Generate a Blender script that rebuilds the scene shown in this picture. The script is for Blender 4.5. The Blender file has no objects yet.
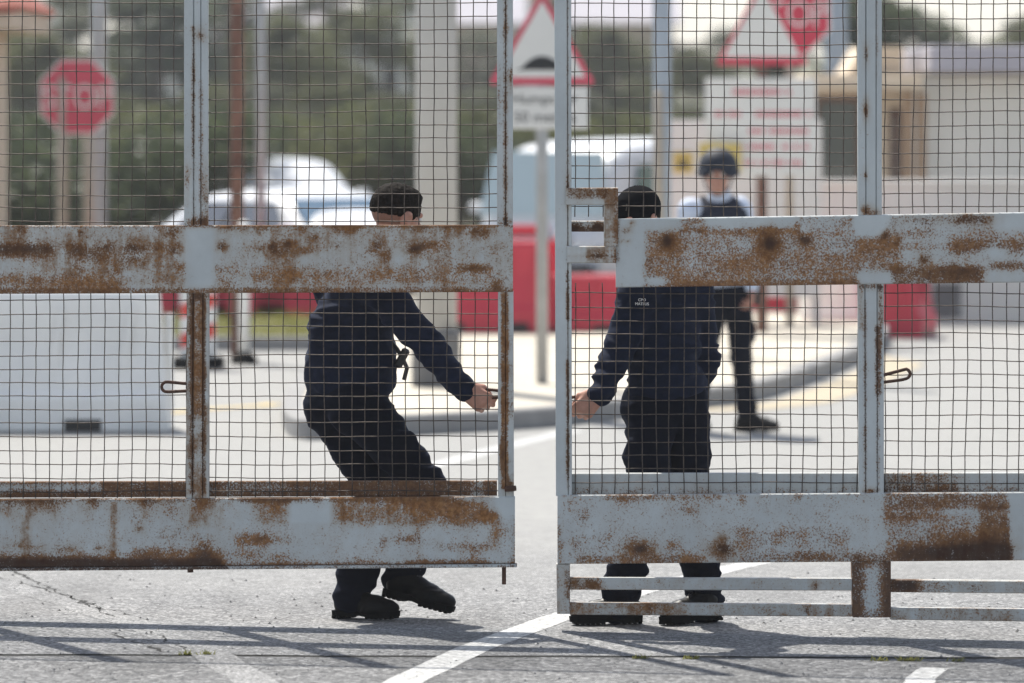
import bpy, math, random
import numpy as np
from mathutils import Vector, Matrix, noise as mnoise
random.seed(7); rng = np.random.default_rng(7)
R = math.radians
S = bpy.context.scene
COL = S.collection

# ------------------------------------------------------------------ camera, light, exposure
F = 1024 * 200 / 36.0          # pixels of focal length
HOR, CH = 111.0, 2.07          # horizon row in the photograph, camera height
cam = bpy.data.cameras.new('camera'); cam.lens = 200; cam.sensor_width = 36
cam.shift_y = -(341.5 - HOR) / 1024.0
cam.clip_start = 0.5; cam.clip_end = 6000
cam.dof.use_dof = True; cam.dof.focus_distance = 22.75; cam.dof.aperture_fstop = 2.7
camo = bpy.data.objects.new('camera', cam); COL.objects.link(camo)
camo.location = (0, 0, CH); camo.rotation_euler = (R(90), 0, 0)
S.camera = camo
ELEV, AZ = R(56), R(24)        # the sun stands behind the gate, left of the view
w = bpy.data.worlds.new('World'); S.world = w; w.use_nodes = True
wn = w.node_tree.nodes; wl = w.node_tree.links
sky = wn.new('ShaderNodeTexSky'); sky.sky_type = 'NISHITA'; sky.sun_disc = False
sky.sun_elevation = ELEV; sky.sun_rotation = -AZ; sky.dust_density = 1.0; sky.air_density = 1.0; sky.ozone_density = 0.6
hs_ = wn.new('ShaderNodeHueSaturation'); hs_.inputs['Saturation'].default_value = .62     # thin high haze: a whiter sky
wl.new(sky.outputs[0], hs_.inputs['Color']); wl.new(hs_.outputs[0], wn['Background'].inputs[0]); wn['Background'].inputs[1].default_value = 0.13
sd = bpy.data.lights.new('sun', 'SUN'); sd.energy = 4.8; sd.angle = R(0.53); sd.color = (1.0, 0.955, 0.87)
so = bpy.data.objects.new('sun', sd); COL.objects.link(so); so.location = (-20, 60, 60)
so.rotation_euler = Vector((math.sin(AZ) * math.cos(ELEV), -math.cos(AZ) * math.cos(ELEV), -math.sin(ELEV))).to_track_quat('-Z', 'Y').to_euler()
vs = S.view_settings; vs.view_transform = 'Standard'; vs.look = 'None'; vs.gamma = 1; vs.use_curve_mapping = False
vs.exposure = 0.55
S.render.film_transparent = False

# ------------------------------------------------------------------ helpers
def W(px, py, Y): return Vector(((px - 512) * Y / F, Y, CH - (py - HOR) * Y / F))
def GY(py): return F * CH / (py - HOR)                     # distance of a ground point seen on row py
def GP(px, py, z=0.0):
    Y = F * (CH - z) / (py - HOR); return Vector(((px - 512) * Y / F, Y, z))

ORG = {}
def thing(name, label, cat, loc=(0, 0, 0), group=None):
    o = bpy.data.objects.new(name, None); COL.objects.link(o); o.empty_display_size = .2
    o.location = loc; o['label'] = label; o['category'] = cat
    if group: o['group'] = group
    ORG[o.name] = Vector(loc); return o
def tag(o, label, cat, group=None):
    o['label'] = label; o['category'] = cat
    if group: o['group'] = group
    return o
def link_mesh(name, me, m, parent=None, smooth=False):
    o = bpy.data.objects.new(name, me); COL.objects.link(o)
    if m: me.materials.append(m)
    if smooth and len(me.polygons): me.polygons.foreach_set('use_smooth', [True] * len(me.polygons))
    if parent:
        o.parent = parent; ORG[o.name] = ORG[parent.name]
    else: ORG[o.name] = Vector((0, 0, 0))
    return o
def mesh(name, v, f, m, parent=None, smooth=False):
    og = ORG[parent.name] if parent else Vector((0, 0, 0))
    me = bpy.data.meshes.new(name)
    a = np.asarray(v, dtype=float).reshape(-1, 3) - np.array(og)
    me.from_pydata(a.tolist(), [], f); me.update()
    return link_mesh(name, me, m, parent, smooth)
def struct(o): o['kind'] = 'structure'; return o
def stuff(o): o['kind'] = 'stuff'; return o

class MB:
    def __init__(s): s.v = []; s.f = []
    def add(s, v, f):
        n = len(s.v); s.v += [tuple(p) for p in v]; s.f += [tuple(i + n for i in q) for q in f]; return s
    def box(s, c, size, rot=None, bev=0.0):
        x, y, z = (d / 2 for d in size); b = min(bev, x * .9, y * .9, z * .9)
        M = rot or Matrix.Identity(3); c = Vector(c)
        if b <= 0:
            v = [c + M @ Vector((i * x, j * y, k * z)) for i in (-1, 1) for j in (-1, 1) for k in (-1, 1)]
            return s.add(v, [(0, 1, 3, 2), (4, 6, 7, 5), (0, 4, 5, 1), (2, 3, 7, 6), (0, 2, 6, 4), (1, 5, 7, 3)])
        prof = [(-x + b, -y), (x - b, -y), (x, -y + b), (x, y - b), (x - b, y), (-x + b, y), (-x, y - b), (-x, -y + b)]
        ins = [(p[0] * (1 - b / x), p[1] * (1 - b / y)) for p in prof]
        v = []
        for zz, pr in ((-z, ins), (-z + b, prof), (z - b, prof), (z, ins)): v += [c + M @ Vector((p[0], p[1], zz)) for p in pr]
        f = [tuple(range(7, -1, -1)), tuple(range(24, 32))]
        for k in range(3):
            for i in range(8): f.append((k * 8 + i, k * 8 + (i + 1) % 8, k * 8 + 8 + (i + 1) % 8, k * 8 + 8 + i))
        return s.add(v, f)
    def prism(s, pts, ext):                                # pts: loop of Vectors, ext: extrusion vector
        n = len(pts); ext = Vector(ext)
        v = [Vector(p) for p in pts] + [Vector(p) + ext for p in pts]
        return s.add(v, [tuple(range(n - 1, -1, -1)), tuple(range(n, 2 * n))] + [(i, (i + 1) % n, n + (i + 1) % n, n + i) for i in range(n)])
    def tube(s, path, r, n=8, cap=True):
        P = [Vector(p) for p in path]; rs = r if hasattr(r, '__len__') else [r] * len(P)
        v = []; up = None
        for i, p in enumerate(P):
            t = (P[min(i + 1, len(P) - 1)] - P[max(i - 1, 0)]).normalized()
            if up is None: up = t.orthogonal().normalized()
            up = (up - t * up.dot(t)).normalized(); sd_ = t.cross(up)
            for k in range(n):
                a = 2 * math.pi * k / n; v.append(p + (up * math.cos(a) + sd_ * math.sin(a)) * rs[i])
        f = [(i * n + k, i * n + (k + 1) % n, (i + 1) * n + (k + 1) % n, (i + 1) * n + k) for i in range(len(P) - 1) for k in range(n)]
        if cap: f += [tuple(range(n - 1, -1, -1)), tuple(range((len(P) - 1) * n, len(P) * n))]
        return s.add(v, f)
    def lathe(s, c, prof, n=24, axis='Z', rot=None):
        M = rot or {'Z': Matrix.Identity(3), 'X': Matrix.Rotation(R(90), 3, 'Y'), 'Y': Matrix.Rotation(R(-90), 3, 'X')}[axis]
        c = Vector(c); v = []
        for r, z in prof:
            for k in range(n):
                a = 2 * math.pi * k / n; v.append(c + M @ Vector((r * math.cos(a), r * math.sin(a), z)))
        f = [(i * n + k, i * n + (k + 1) % n, (i + 1) * n + (k + 1) % n, (i + 1) * n + k) for i in range(len(prof) - 1) for k in range(n)]
        f += [tuple(range(n - 1, -1, -1)), tuple(range((len(prof) - 1) * n, len(prof) * n))]
        return s.add(v, f)
    def build(s, name, m, parent=None, smooth=False): return mesh(name, s.v, s.f, m, parent, smooth)

def copy_tree(o, parent=None):
    c = o.copy(); COL.objects.link(c); c.parent = parent
    ORG[c.name] = ORG.get(o.name, Vector((0, 0, 0)))
    for ch in list(o.children): copy_tree(ch, c)
    return c

# ------------------------------------------------------------------ materials
def nodes(name):
    m = bpy.data.materials.new(name); m.use_nodes = True
    nt = m.node_tree; return m, nt, nt.nodes['Principled BSDF']
def N(nt, t, **kw):
    n = nt.nodes.new(t)
    for k, v in kw.items():
        if k in n.inputs: n.inputs[k].default_value = v
        else: setattr(n, k, v)
    return n
def noise_tex(nt, scale, detail=5, rough=.6, stretch=None):
    tc = N(nt, 'ShaderNodeTexCoord'); out = tc.outputs['Object']
    if stretch:
        mp = N(nt, 'ShaderNodeMapping'); mp.inputs['Scale'].default_value = stretch
        nt.links.new(out, mp.inputs[0]); out = mp.outputs[0]
    n = N(nt, 'ShaderNodeTexNoise'); n.inputs['Scale'].default_value = scale; n.inputs['Detail'].default_value = detail; n.inputs['Roughness'].default_value = rough
    nt.links.new(out, n.inputs['Vector']); return n.outputs['Fac']
def ramp(nt, fac, stops):
    r = N(nt, 'ShaderNodeValToRGB'); e = r.color_ramp.elements
    e[0].position, e[0].color = stops[0][0], (*stops[0][1], 1); e[1].position, e[1].color = stops[-1][0], (*stops[-1][1], 1)
    for p, c in stops[1:-1]:
        x = e.new(p); x.color = (*c, 1)
    nt.links.new(fac, r.inputs[0]); return r.outputs[0]
def mixc(nt, fac, a, b, typ='MIX'):
    m = N(nt, 'ShaderNodeMix', data_type='RGBA', blend_type=typ)
    for sock, val in ((m.inputs[0], fac), (m.inputs[6], a), (m.inputs[7], b)):
        if hasattr(val, 'is_output'): nt.links.new(val, sock)
        else: sock.default_value = val if not isinstance(val, tuple) else (*val, 1)[:4]
    return m.outputs[2]
def bump(nt, bs, h, dist=.01, strength=.5):
    b = N(nt, 'ShaderNodeBump'); b.inputs['Distance'].default_value = dist; b.inputs['Strength'].default_value = strength
    nt.links.new(h, b.inputs['Height']); nt.links.new(b.outputs[0], bs.inputs['Normal'])
def mat(name, col, rough=.6, metal=0.0, var=.25, scale=6, bmp=0.0, bscale=60, dist=.004, col2=None, spec=.5, coat=0, stretch=None):
    m, nt, bs = nodes(name)
    lo = tuple(c * (1 - var) for c in col); hi = tuple(min(1, c * (1 + var * .7)) for c in (col2 or col))
    c = ramp(nt, noise_tex(nt, scale, 6, .65, stretch), [(.3, lo), (.7, hi)])
    nt.links.new(c, bs.inputs['Base Color'])
    bs.inputs['Roughness'].default_value = rough; bs.inputs['Metallic'].default_value = metal
    bs.inputs['Specular IOR Level'].default_value = spec; bs.inputs['Coat Weight'].default_value = coat
    if bmp: bump(nt, bs, noise_tex(nt, bscale, 5, .6, stretch), dist, bmp)
    return m
def glass(name, col):
    m, nt, bs = nodes(name); bs.inputs['Base Color'].default_value = (*col, 1); bs.inputs['Roughness'].default_value = .04
    bs.inputs['Specular IOR Level'].default_value = .8; bs.inputs['Coat Weight'].default_value = .6; return m

def rust_mat(name, paint=(.555, .595, .60), fine=140):
    """weathered paint; the point attribute 'rust' = (density of rust, darkness, brown staining)"""
    m, nt, bs = nodes(name); L = nt.links
    at = N(nt, 'ShaderNodeAttribute', attribute_name='rust'); sp = N(nt, 'ShaderNodeSeparateColor'); L.new(at.outputs['Color'], sp.inputs[0])
    n1 = noise_tex(nt, fine, 7, .72); n2 = noise_tex(nt, 14, 6, .7); n3 = noise_tex(nt, 3.2, 5, .6)
    def math_(op, a, b):
        k = N(nt, 'ShaderNodeMath', operation=op)
        for s_, v_ in ((k.inputs[0], a), (k.inputs[1], b)):
            if hasattr(v_, 'is_output'): L.new(v_, s_)
            else: s_.default_value = v_
        return k.outputs[0]
    nz = math_('ADD', math_('MULTIPLY', n1, .72), math_('MULTIPLY', n2, .28))
    val = math_('ADD', nz, math_('MULTIPLY', math_('SUBTRACT', sp.outputs[0], .5), .27))
    mr = N(nt, 'ShaderNodeMapRange', interpolation_type='SMOOTHSTEP'); L.new(val, mr.inputs[0]); mr.inputs[1].default_value = .465; mr.inputs[2].default_value = .565; mr.inputs[4].default_value = .95
    fac = mr.outputs[0]
    base = ramp(nt, n3, [(.3, tuple(c * .88 for c in paint)), (.7, tuple(min(1, c * 1.08) for c in paint))])
    base = mixc(nt, math_('MULTIPLY', noise_tex(nt, 40, 6, .7), .22), base, (.30, .29, .27))
    streak = noise_tex(nt, 9, 5, .65, (3.0, 3.0, .35))
    pat = N(nt, 'ShaderNodeMapRange'); L.new(math_('ADD', math_('MULTIPLY', n2, .6), math_('MULTIPLY', streak, .4)), pat.inputs[0]); pat.inputs[1].default_value = .36; pat.inputs[2].default_value = .66; pat.inputs[3].default_value = .12; pat.inputs[4].default_value = 1.5
    bm = math_('MULTIPLY', sp.outputs[2], pat.outputs[0])
    def clampm(x):
        k = N(nt, 'ShaderNodeMath', operation='MULTIPLY'); k.use_clamp = True; L.new(x, k.inputs[0]); k.inputs[1].default_value = 1; return k.outputs[0]
    base = mixc(nt, clampm(math_('MULTIPLY', bm, .75)), base, (.33, .215, .105))
    base = mixc(nt, clampm(math_('MULTIPLY', math_('SUBTRACT', bm, .5), 1.1)), base, (.135, .056, .022))
    rc = ramp(nt, noise_tex(nt, 55, 6, .7), [(.28, (.095, .038, .014)), (.5, (.28, .122, .038)), (.72, (.45, .235, .09))])
    rc = mixc(nt, sp.outputs[1], rc, (.036, .014, .008))
    L.new(mixc(nt, fac, base, rc), bs.inputs['Base Color'])
    rg = N(nt, 'ShaderNodeMapRange'); L.new(fac, rg.inputs[0]); rg.inputs[3].default_value = .5; rg.inputs[4].default_value = .92
    L.new(rg.outputs[0], bs.inputs['Roughness'])
    h = math_('ADD', math_('MULTIPLY', fac, .5), math_('MULTIPLY', n1, .35)); bump(nt, bs, h, .0022, .6)
    bs.inputs['Specular IOR Level'].default_value = .35
    return m

M = {}
M['gate_paint'] = rust_mat('weathered_gate_paint')
M['wire'] = mat('rusted_wire', (.042, .030, .024), .65, .35, .5, 40, .4, 300, .001, col2=(.10, .078, .062))
M['hook'] = mat('rusted_rod', (.09, .042, .026), .85, .1, .4, 60, .5, 200, .001)
M['cloth_navy'] = mat('navy_work_cloth', (.0068, .0112, .028), .85, 0, .35, 30, .35, 420, .0015, spec=.12)
M['cloth_trouser'] = mat('dark_navy_trouser_cloth', (.0042, .0056, .0120), .86, 0, .3, 25, .35, 420, .0015, spec=.05)
for k in ('cloth_navy', 'cloth_trouser'):
    b = M[k].node_tree.nodes['Principled BSDF']; b.inputs['Sheen Weight'].default_value = .05; b.inputs['Sheen Roughness'].default_value = .5; b.inputs['Sheen Tint'].default_value = (.35, .45, .8, 1)
M['boot'] = mat('black_boot_leather', (.0035, .0035, .004), .42, 0, .4, 50, .3, 220, .001, spec=.14)
M['sole'] = mat('black_rubber', (.006, .006, .006), .85, 0, .3, 50, .3, 150, .002, spec=.08)
M['skin'] = mat('skin', (.47, .235, .165), .5, 0, .14, 35, .15, 350, .001, col2=(.50, .26, .19))
b = M['skin'].node_tree.nodes['Principled BSDF']; b.inputs['Subsurface Weight'].default_value = .12; b.inputs['Subsurface Radius'].default_value = (.01, .004, .002)
M['hair'] = mat('dark_brown_hair', (.006, .0045, .0035), .8, 0, .5, 90, .8, 260, .003, spec=.08, col2=(.014, .010, .007), stretch=(1, 1, .3))
M['stubble'] = mat('shaved_hair', (.30, .165, .12), .7, 0, .2, 200, .3, 500, .001)
M['cap'] = mat('black_cap_cloth', (.0045, .005, .007), .9, 0, .3, 40, .3, 500, .001, spec=.04)
M['cap_patch'] = mat('olive_cap_patch', (.05, .045, .035), .8, 0, .3, 60)
M['white_thread'] = mat('white_thread', (.7, .7, .7), .8, 0, .1, 100)
M['eye'] = mat('eye_white', (.7, .68, .65), .2, 0, .05, 30)
M['helmet'] = mat('navy_helmet_shell', (.008, .013, .027), .7, 0, .15, 30)
M['vest'] = mat('navy_vest_cloth', (.006, .009, .024), .8, 0, .3, 30, .3, 300, .002)
M['shirt'] = mat('pale_blue_shirt', (.60, .66, .78), .8, 0, .08, 12, .2, 60, .004)
M['black_plastic'] = mat('black_plastic', (.012, .012, .013), .4, 0, .2, 30)
M['red_plastic'] = mat('red_barrier_plastic', (.56, .035, .06), .5, 0, .14, 1.6, .15, 20)
M['white_plastic'] = mat('white_barrier_plastic', (.83, .82, .79), .5, 0, .09, 2.2, .15, 25, col2=(.86, .84, .80))
M['orange_red'] = mat('orange_red_reflective', (.72, .06, .04), .45, 0, .1, 8)
M['white_paint'] = mat('white_paint', (.78, .79, .8), .45, 0, .06, 4)
M['sign_white'] = mat('sign_white_sheet', (.74, .73, .70), .4, 0, .05, 3)
M['sign_red'] = mat('sign_red_faded', (.62, .085, .13), .4, 0, .12, 5)
M['sign_red_deep'] = mat('sign_red_sheet', (.60, .045, .085), .4, 0, .1, 5)
M['sign_black'] = mat('sign_black_print', (.012, .012, .014), .5, 0, .1, 5)
M['sign_yellow'] = mat('sign_yellow_sheet', (.62, .47, .13), .45, 0, .1, 5)
M['sign_back'] = mat('sign_aluminium', (.42, .43, .44), .4, .6, .1, 5)
M['post_beige'] = mat('beige_post_paint', (.42, .36, .29), .6, 0, .15, 5, .2, 60)
M['post_grey'] = mat('grey_galvanised_steel', (.40, .41, .42), .5, .3, .15, 5, .15, 60)
M['post_pale'] = mat('pale_grey_column_paint', (.48, .47, .45), .6, 0, .08, 2, .15, 40)
M['post_blue'] = mat('blue_grey_pole_paint', (.33, .39, .47), .5, 0, .12, 3)
M['post_rust'] = mat('rust_brown_pole', (.105, .042, .03), .8, 0, .45, 4, .4, 60, .003, col2=(.2, .1, .07))
M['concrete'] = mat('grey_concrete', (.20, .195, .19), .9, 0, .25, 5, .4, 60, .006)
M['car_white'] = mat('white_car_paint', (.66, .67, .69), .35, 0, .02, 2, coat=.25)
M['glass_blue'] = glass('blue_tinted_glass', (.05, .12, .19))
M['glass_teal'] = glass('teal_tinted_glass', (.045, .13, .13))
M['glass_pale'] = glass('pale_windscreen_glass', (.42, .52, .54))
M['glass_olive'] = glass('dull_olive_glass', (.05, .06, .052)); M['glass_dark'] = glass('dark_glass', (.012, .014, .018))
M['tyre'] = mat('tyre_rubber', (.014, .014, .014), .85, 0, .2, 20)
M['rim'] = mat('alloy_rim', (.5, .5, .52), .3, .8, .05, 10)
M['lamp_glass'] = glass('lamp_glass', (.6, .62, .64))
M['plaster_cream'] = mat('cream_plaster', (.64, .53, .40), .85, 0, .1, 1.2, .3, 30)
M['plaster_beige'] = mat('beige_plaster', (.55, .45, .36), .85, 0, .12, 1.0, .3, 30)
M['plaster_white'] = mat('white_plaster', (.73, .71, .66), .85, 0, .08, 1.0, .3, 30)
M['plaster_tan'] = mat('tan_door_paint', (.36, .24, .15), .7, 0, .15, 3)
M['roof_grey'] = mat('grey_roof_edge', (.42, .40, .44), .8, 0, .1, 1.5)
M['roof_red'] = mat('red_roof_tile', (.32, .09, .06), .85, 0, .3, 5, .8, 12, .03)
M['bark'] = mat('tree_bark', (.10, .075, .055), .95, 0, .4, 5, .9, 18, .03, stretch=(1, 1, .25))
M['frame_brown'] = mat('brown_frame', (.16, .08, .05), .6, 0, .2, 5)

def leaf_mat(name, a, b):
    m, nt, bs = nodes(name)
    n = noise_tex(nt, .55, 3, .6); n2 = noise_tex(nt, 6, 3, .6)
    c = ramp(nt, n, [(.32, a), (.68, b)]); c = mixc(nt, .45, c, ramp(nt, n2, [(.3, tuple(x * .6 for x in a)), (.7, tuple(x * 1.25 for x in b))]))
    nt.links.new(c, bs.inputs['Base Color']); bs.inputs['Roughness'].default_value = .55; bs.inputs['Specular IOR Level'].default_value = .3
    tr = N(nt, 'ShaderNodeBsdfTranslucent'); nt.links.new(c, tr.inputs[0]); mx = N(nt, 'ShaderNodeMixShader'); mx.inputs[0].default_value = .48
    nt.links.new(bs.outputs[0], mx.inputs[1]); nt.links.new(tr.outputs[0], mx.inputs[2]); nt.links.new(mx.outputs[0], nt.nodes['Material Output'].inputs[0])
    return m
M['leaf_olive'] = leaf_mat('olive_leaves', (.085, .095, .042), (.155, .162, .072))
M['leaf_dark'] = leaf_mat('dark_green_leaves', (.052, .070, .040), (.105, .124, .064))
M['leaf_grey'] = leaf_mat('grey_green_leaves', (.112, .122, .085), (.18, .188, .125))
M['grass'] = leaf_mat('dry_grass', (.16, .17, .04), (.30, .29, .09))

def asphalt(name, lo, hi, grain, bstr, bd, far=False):
    m, nt, bs = nodes(name); L = nt.links
    tc = N(nt, 'ShaderNodeTexCoord')
    v = N(nt, 'ShaderNodeTexVoronoi'); v.inputs['Scale'].default_value = grain; L.new(tc.outputs['Object'], v.inputs['Vector'])
    big = noise_tex(nt, .9, 6, .6); mid = noise_tex(nt, 9, 5, .7)
    c = ramp(nt, big, [(.3, lo), (.7, hi)])
    c = mixc(nt, .6, c, ramp(nt, mid, [(.3, tuple(x * .8 for x in c_) if False else tuple(x * .8 for x in lo)), (.7, tuple(x * 1.12 for x in hi))]))
    sepc = N(nt, 'ShaderNodeSeparateColor'); L.new(v.outputs['Color'], sepc.inputs[0])
    st = ramp(nt, sepc.outputs[0], [(.0, (.22, .22, .23)), (.4, (.78, .78, .79)), (.75, (1.05, 1.05, 1.04)), (1.0, (2.0, 1.98, 1.95))])  # stone tones, contrast stretched to paint in grain shadows and backlit sparkle
    c = mixc(nt, .9, c, mixc(nt, 1.0, c, st, 'MULTIPLY'))
    st_ = ramp(nt, noise_tex(nt, 1.1, 5, .6, (1.6, .35, 1)), [(.34, (.74, .74, .74)), (.5, (1, 1, 1)), (.7, (1.07, 1.07, 1.07))]); c = mixc(nt, 1.0, c, st_, 'MULTIPLY')
    if far:  # distant asphalt painted paler, standing in for bright backscatter at grazing view
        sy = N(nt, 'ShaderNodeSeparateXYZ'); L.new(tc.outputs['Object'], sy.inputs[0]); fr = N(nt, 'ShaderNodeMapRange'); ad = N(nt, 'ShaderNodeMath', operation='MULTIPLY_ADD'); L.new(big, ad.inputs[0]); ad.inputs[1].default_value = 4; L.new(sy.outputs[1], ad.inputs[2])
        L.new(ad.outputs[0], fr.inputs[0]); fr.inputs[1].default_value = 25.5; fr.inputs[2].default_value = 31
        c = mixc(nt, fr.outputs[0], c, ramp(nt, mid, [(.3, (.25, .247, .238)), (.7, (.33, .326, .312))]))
    L.new(c, bs.inputs['Base Color']); bs.inputs['Roughness'].default_value = .85; bs.inputs['Specular IOR Level'].default_value = .35
    inv = N(nt, 'ShaderNodeMath', operation='SUBTRACT'); inv.inputs[0].default_value = 1; L.new(v.outputs['Distance'], inv.inputs[1])
    h = N(nt, 'ShaderNodeMath', operation='MULTIPLY_ADD'); L.new(inv.outputs[0], h.inputs[0]); h.inputs[1].default_value = .6; L.new(sepc.outputs[1], h.inputs[2])
    bump(nt, bs, h.outputs[0], bd, bstr)
    return m
M['asphalt_coarse'] = asphalt('coarse_worn_asphalt', (.135, .137, .14), (.20, .20, .202), 58, .9, .012)
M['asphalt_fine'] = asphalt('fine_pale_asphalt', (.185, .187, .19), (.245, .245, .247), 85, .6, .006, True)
M['asphalt_patch'] = asphalt('smooth_repair_patch', (.24, .24, .24), (.285, .285, .285), 110, .35, .004)
M['joint'] = mat('dark_joint_filler', (.022, .021, .019), .95, 0, .3, 20, .6, 80, .006)
M['pavement'] = mat('pale_pavement', (.50, .455, .375), .9, 0, .14, 1.5, .4, 40, .006)
M['kerb'] = mat('grey_kerb_stone', (.27, .265, .26), .9, 0, .2, 3, .4, 40, .006)
M['gutter'] = mat('tan_gutter_concrete', (.42, .36, .26), .9, 0, .2, 2, .4, 40, .006)
M['line_white'] = mat('worn_white_road_paint', (.40, .40, .395), .7, 0, .5, 34, .4, 90, .004, col2=(.52, .52, .51))
b = M['line_white'].node_tree; q = b.nodes['Principled BSDF'].inputs['Base Color']
b.links.new(mixc(b, ramp(b, noise_tex(b, 30, 9, .75), [(.40, (0, 0, 0)), (.50, (1, 1, 1))]), (.20, .20, .20), q.links[0].from_socket), q)
M['line_yellow'] = mat('worn_yellow_road_paint', (.55, .40, .13), .75, 0, .25, 8, .3, 90, .004)
M['soil'] = mat('dry_soil', (.27, .235, .18), .95, 0, .25, .4, .5, 8, .02)
nt = M['soil'].node_tree; bs = nt.nodes['Principled BSDF']; oldc = bs.inputs['Base Color'].links[0].from_socket
tc = N(nt, 'ShaderNodeTexCoord'); sx = N(nt, 'ShaderNodeSeparateXYZ'); nt.links.new(tc.outputs['Object'], sx.inputs[0]); mr = N(nt, 'ShaderNodeMapRange'); nt.links.new(sx.outputs[1], mr.inputs[0]); mr.inputs[1].default_value = 68; mr.inputs[2].default_value = 100
nt.links.new(mixc(nt, mr.outputs[0], oldc, ramp(nt, noise_tex(nt, .18, 6, .7), [(.3, (.06, .07, .035)), (.7, (.15, .145, .08))])), bs.inputs['Base Color'])

# ------------------------------------------------------------------ ground, road, pavement
hx = [-900, -300, -120, -40, -10, 0, 10, 40, 120, 300, 900]
hy = [-60, 0, 20, 46, 80, 105, 130, 170, 220, 300, 420, 700, 1500, 3000]
def hill(x, y):
    if y < 105: return -0.012
    t = min(y, 430) - 105
    return -0.012 + .0165 * t * (1 + .2 * math.sin(x * .02 + 1)) + (0 if y < 430 else -.004 * min(y - 430, 900))
v = [(x, y, hill(x, y)) for y in hy for x in hx]; nx = len(hx)
struct(mesh('ground', v, [(j * nx + i, j * nx + i + 1, (j + 1) * nx + i + 1, (j + 1) * nx + i) for j in range(len(hy) - 1) for i in range(nx - 1)], M['soil'], None, True))

def sheet(name, pts, z, m, thick=None):
    o = mesh(name, [(p[0], p[1], z) for p in pts], [tuple(range(len(pts)))], m)
    return struct(o)
JY0, JY1 = GY(657.5), GY(657.5) + .075
def jl(x, y): return (x, y - .03 * x + .012 * math.sin(x * 3.1) + .006 * math.sin(x * 11))   # the joint wavers a little
xs = [i * .12 - 12 for i in range(201)]
sheet('road', [(-12, -8), (12, -8)] + [jl(x, JY0) for x in reversed(xs)], 0.0, M['asphalt_coarse'])
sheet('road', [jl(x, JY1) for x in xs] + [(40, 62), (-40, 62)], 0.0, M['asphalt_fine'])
sheet('road_joint', [jl(x, JY0 - .03) for x in xs] + [jl(x, JY1 + .03) for x in reversed(xs)], -0.003, M['joint'])
# smoother pale strip of an old repair, its two cracked edges
def ribbon(name, path, wd, z, m):
    v = []
    for i, p in enumerate(path):
        t = Vector(path[min(i + 1, len(path) - 1)]) - Vector(path[max(i - 1, 0)]); n = Vector((-t.y, t.x)).normalized()
        ww = wd[i] if hasattr(wd, '__len__') else wd
        v += [(p[0] + n.x * ww / 2, p[1] + n.y * ww / 2, z), (p[0] - n.x * ww / 2, p[1] - n.y * ww / 2, z)]
    return struct(mesh(name, v, [(2 * i, 2 * i + 1, 2 * i + 3, 2 * i + 2) for i in range(len(path) - 1)], m))
def gpath(pts, n=40, wob=0.0, fr=9):
    P = [GP(*p) for p in pts]; out = []
    for i in range(len(P) - 1):
        for k in range(n):
            q = P[i].lerp(P[i + 1], k / n); out.append((q.x + wob * mnoise.noise(Vector((q.x * fr, q.y * fr, 3))), q.y + wob * mnoise.noise(Vector((q.x * fr, q.y * fr, 9)))))
    out.append((P[-1].x, P[-1].y)); return out
ribbon('road_patch', gpath([(-30, 575), (60, 600), (150, 628), (215, 657), (285, 700)], 8, .02, 4), [.16] * 33, .0008, M['asphalt_patch'])
for pts in ([(-20, 573), (40, 588), (100, 607), (130, 615)], [(10, 570), (66, 596), (116, 618)], [(150, 632), (192, 652)], [(110, 633), (165, 652)]):
    q = gpath(pts, 40, .035, 14); ribbon('road_crack', q, [.012 * (.1 + max(0, mnoise.noise(Vector((p[0] * 7, p[1] * 7, 1))) + .35)) * 1.6 for p in q], .0016, M['joint'])
ribbon('white_line', gpath([(372, 700), (405, 681), (475, 648), (548, 621), (640, 591), (735, 567), (800, 553), (900, 541)], 10, .006, 6), .145, .0012, M['line_white'])
ribbon('white_line', gpath([(905, 700), (925, 674), (936, 668)], 10, .02, 6), .11, .0012, M['line_white'])
ribbon('white_line', gpath([(380, 478), (455, 460), (520, 443), (575, 430)], 8, .01, 6), .16, .0012, M['line_white'])
ribbon('yellow_line', gpath([(120, 418), (215, 409), (262, 406), (275, 404)], 8, .01, 6), .14, .0045, M['line_yellow'])
# pavement island with kerb
kb = [(292, 440), (330, 440), (400, 436), (480, 432), (560, 427), (640, 416), (700, 408), (755, 402), (790, 391), (825, 378), (858, 364), (880, 353), (890, 343)]
back = [(884, 332), (700, 320), (520, 318), (390, 326), (330, 362), (288, 400), (280, 425)]
def smooth2(P, closed=True, it=2):
    for _ in range(it):
        Q = []
        for i in range(len(P)):
            a, b_ = P[i], P[(i + 1) % len(P)]; Q += [a.lerp(b_, .25), a.lerp(b_, .75)]
        P = Q
    return P
loop = smooth2([GP(*p) for p in kb + back])
cen = sum(loop, Vector()) / len(loop)
def inset(P, d):
    out = []
    for i in range(len(P)):
        t = (P[(i + 1) % len(P)] - P[i - 1]).normalized(); n = Vector((-t.y, t.x, 0)); out.append(P[i] + n * d)
    return out
inn = inset(loop, .14); n = len(loop)
v = [Vector((p.x, p.y, -.01)) for p in loop] + [Vector((p.x, p.y, .115)) for p in loop] + [Vector((p.x, p.y, .13)) for p in inset(loop, .015)] + [Vector((p.x, p.y, .13)) for p in inn] + [Vector((p.x, p.y, .05)) for p in inn]
struct(mesh('kerb', v, [(k * n + i, k * n + (i + 1) % n, (k + 1) * n + (i + 1) % n, (k + 1) * n + i) for k in range(4) for i in range(n)], M['kerb']))
sheet('pavement', inset(loop, .138), .122, M['pavement'])
ribbon('gutter_strip', [(p.x, p.y) for p in inset([GP(*q) for q in kb[5:12]], -.34)], .42, .004, M['gutter'])
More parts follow.
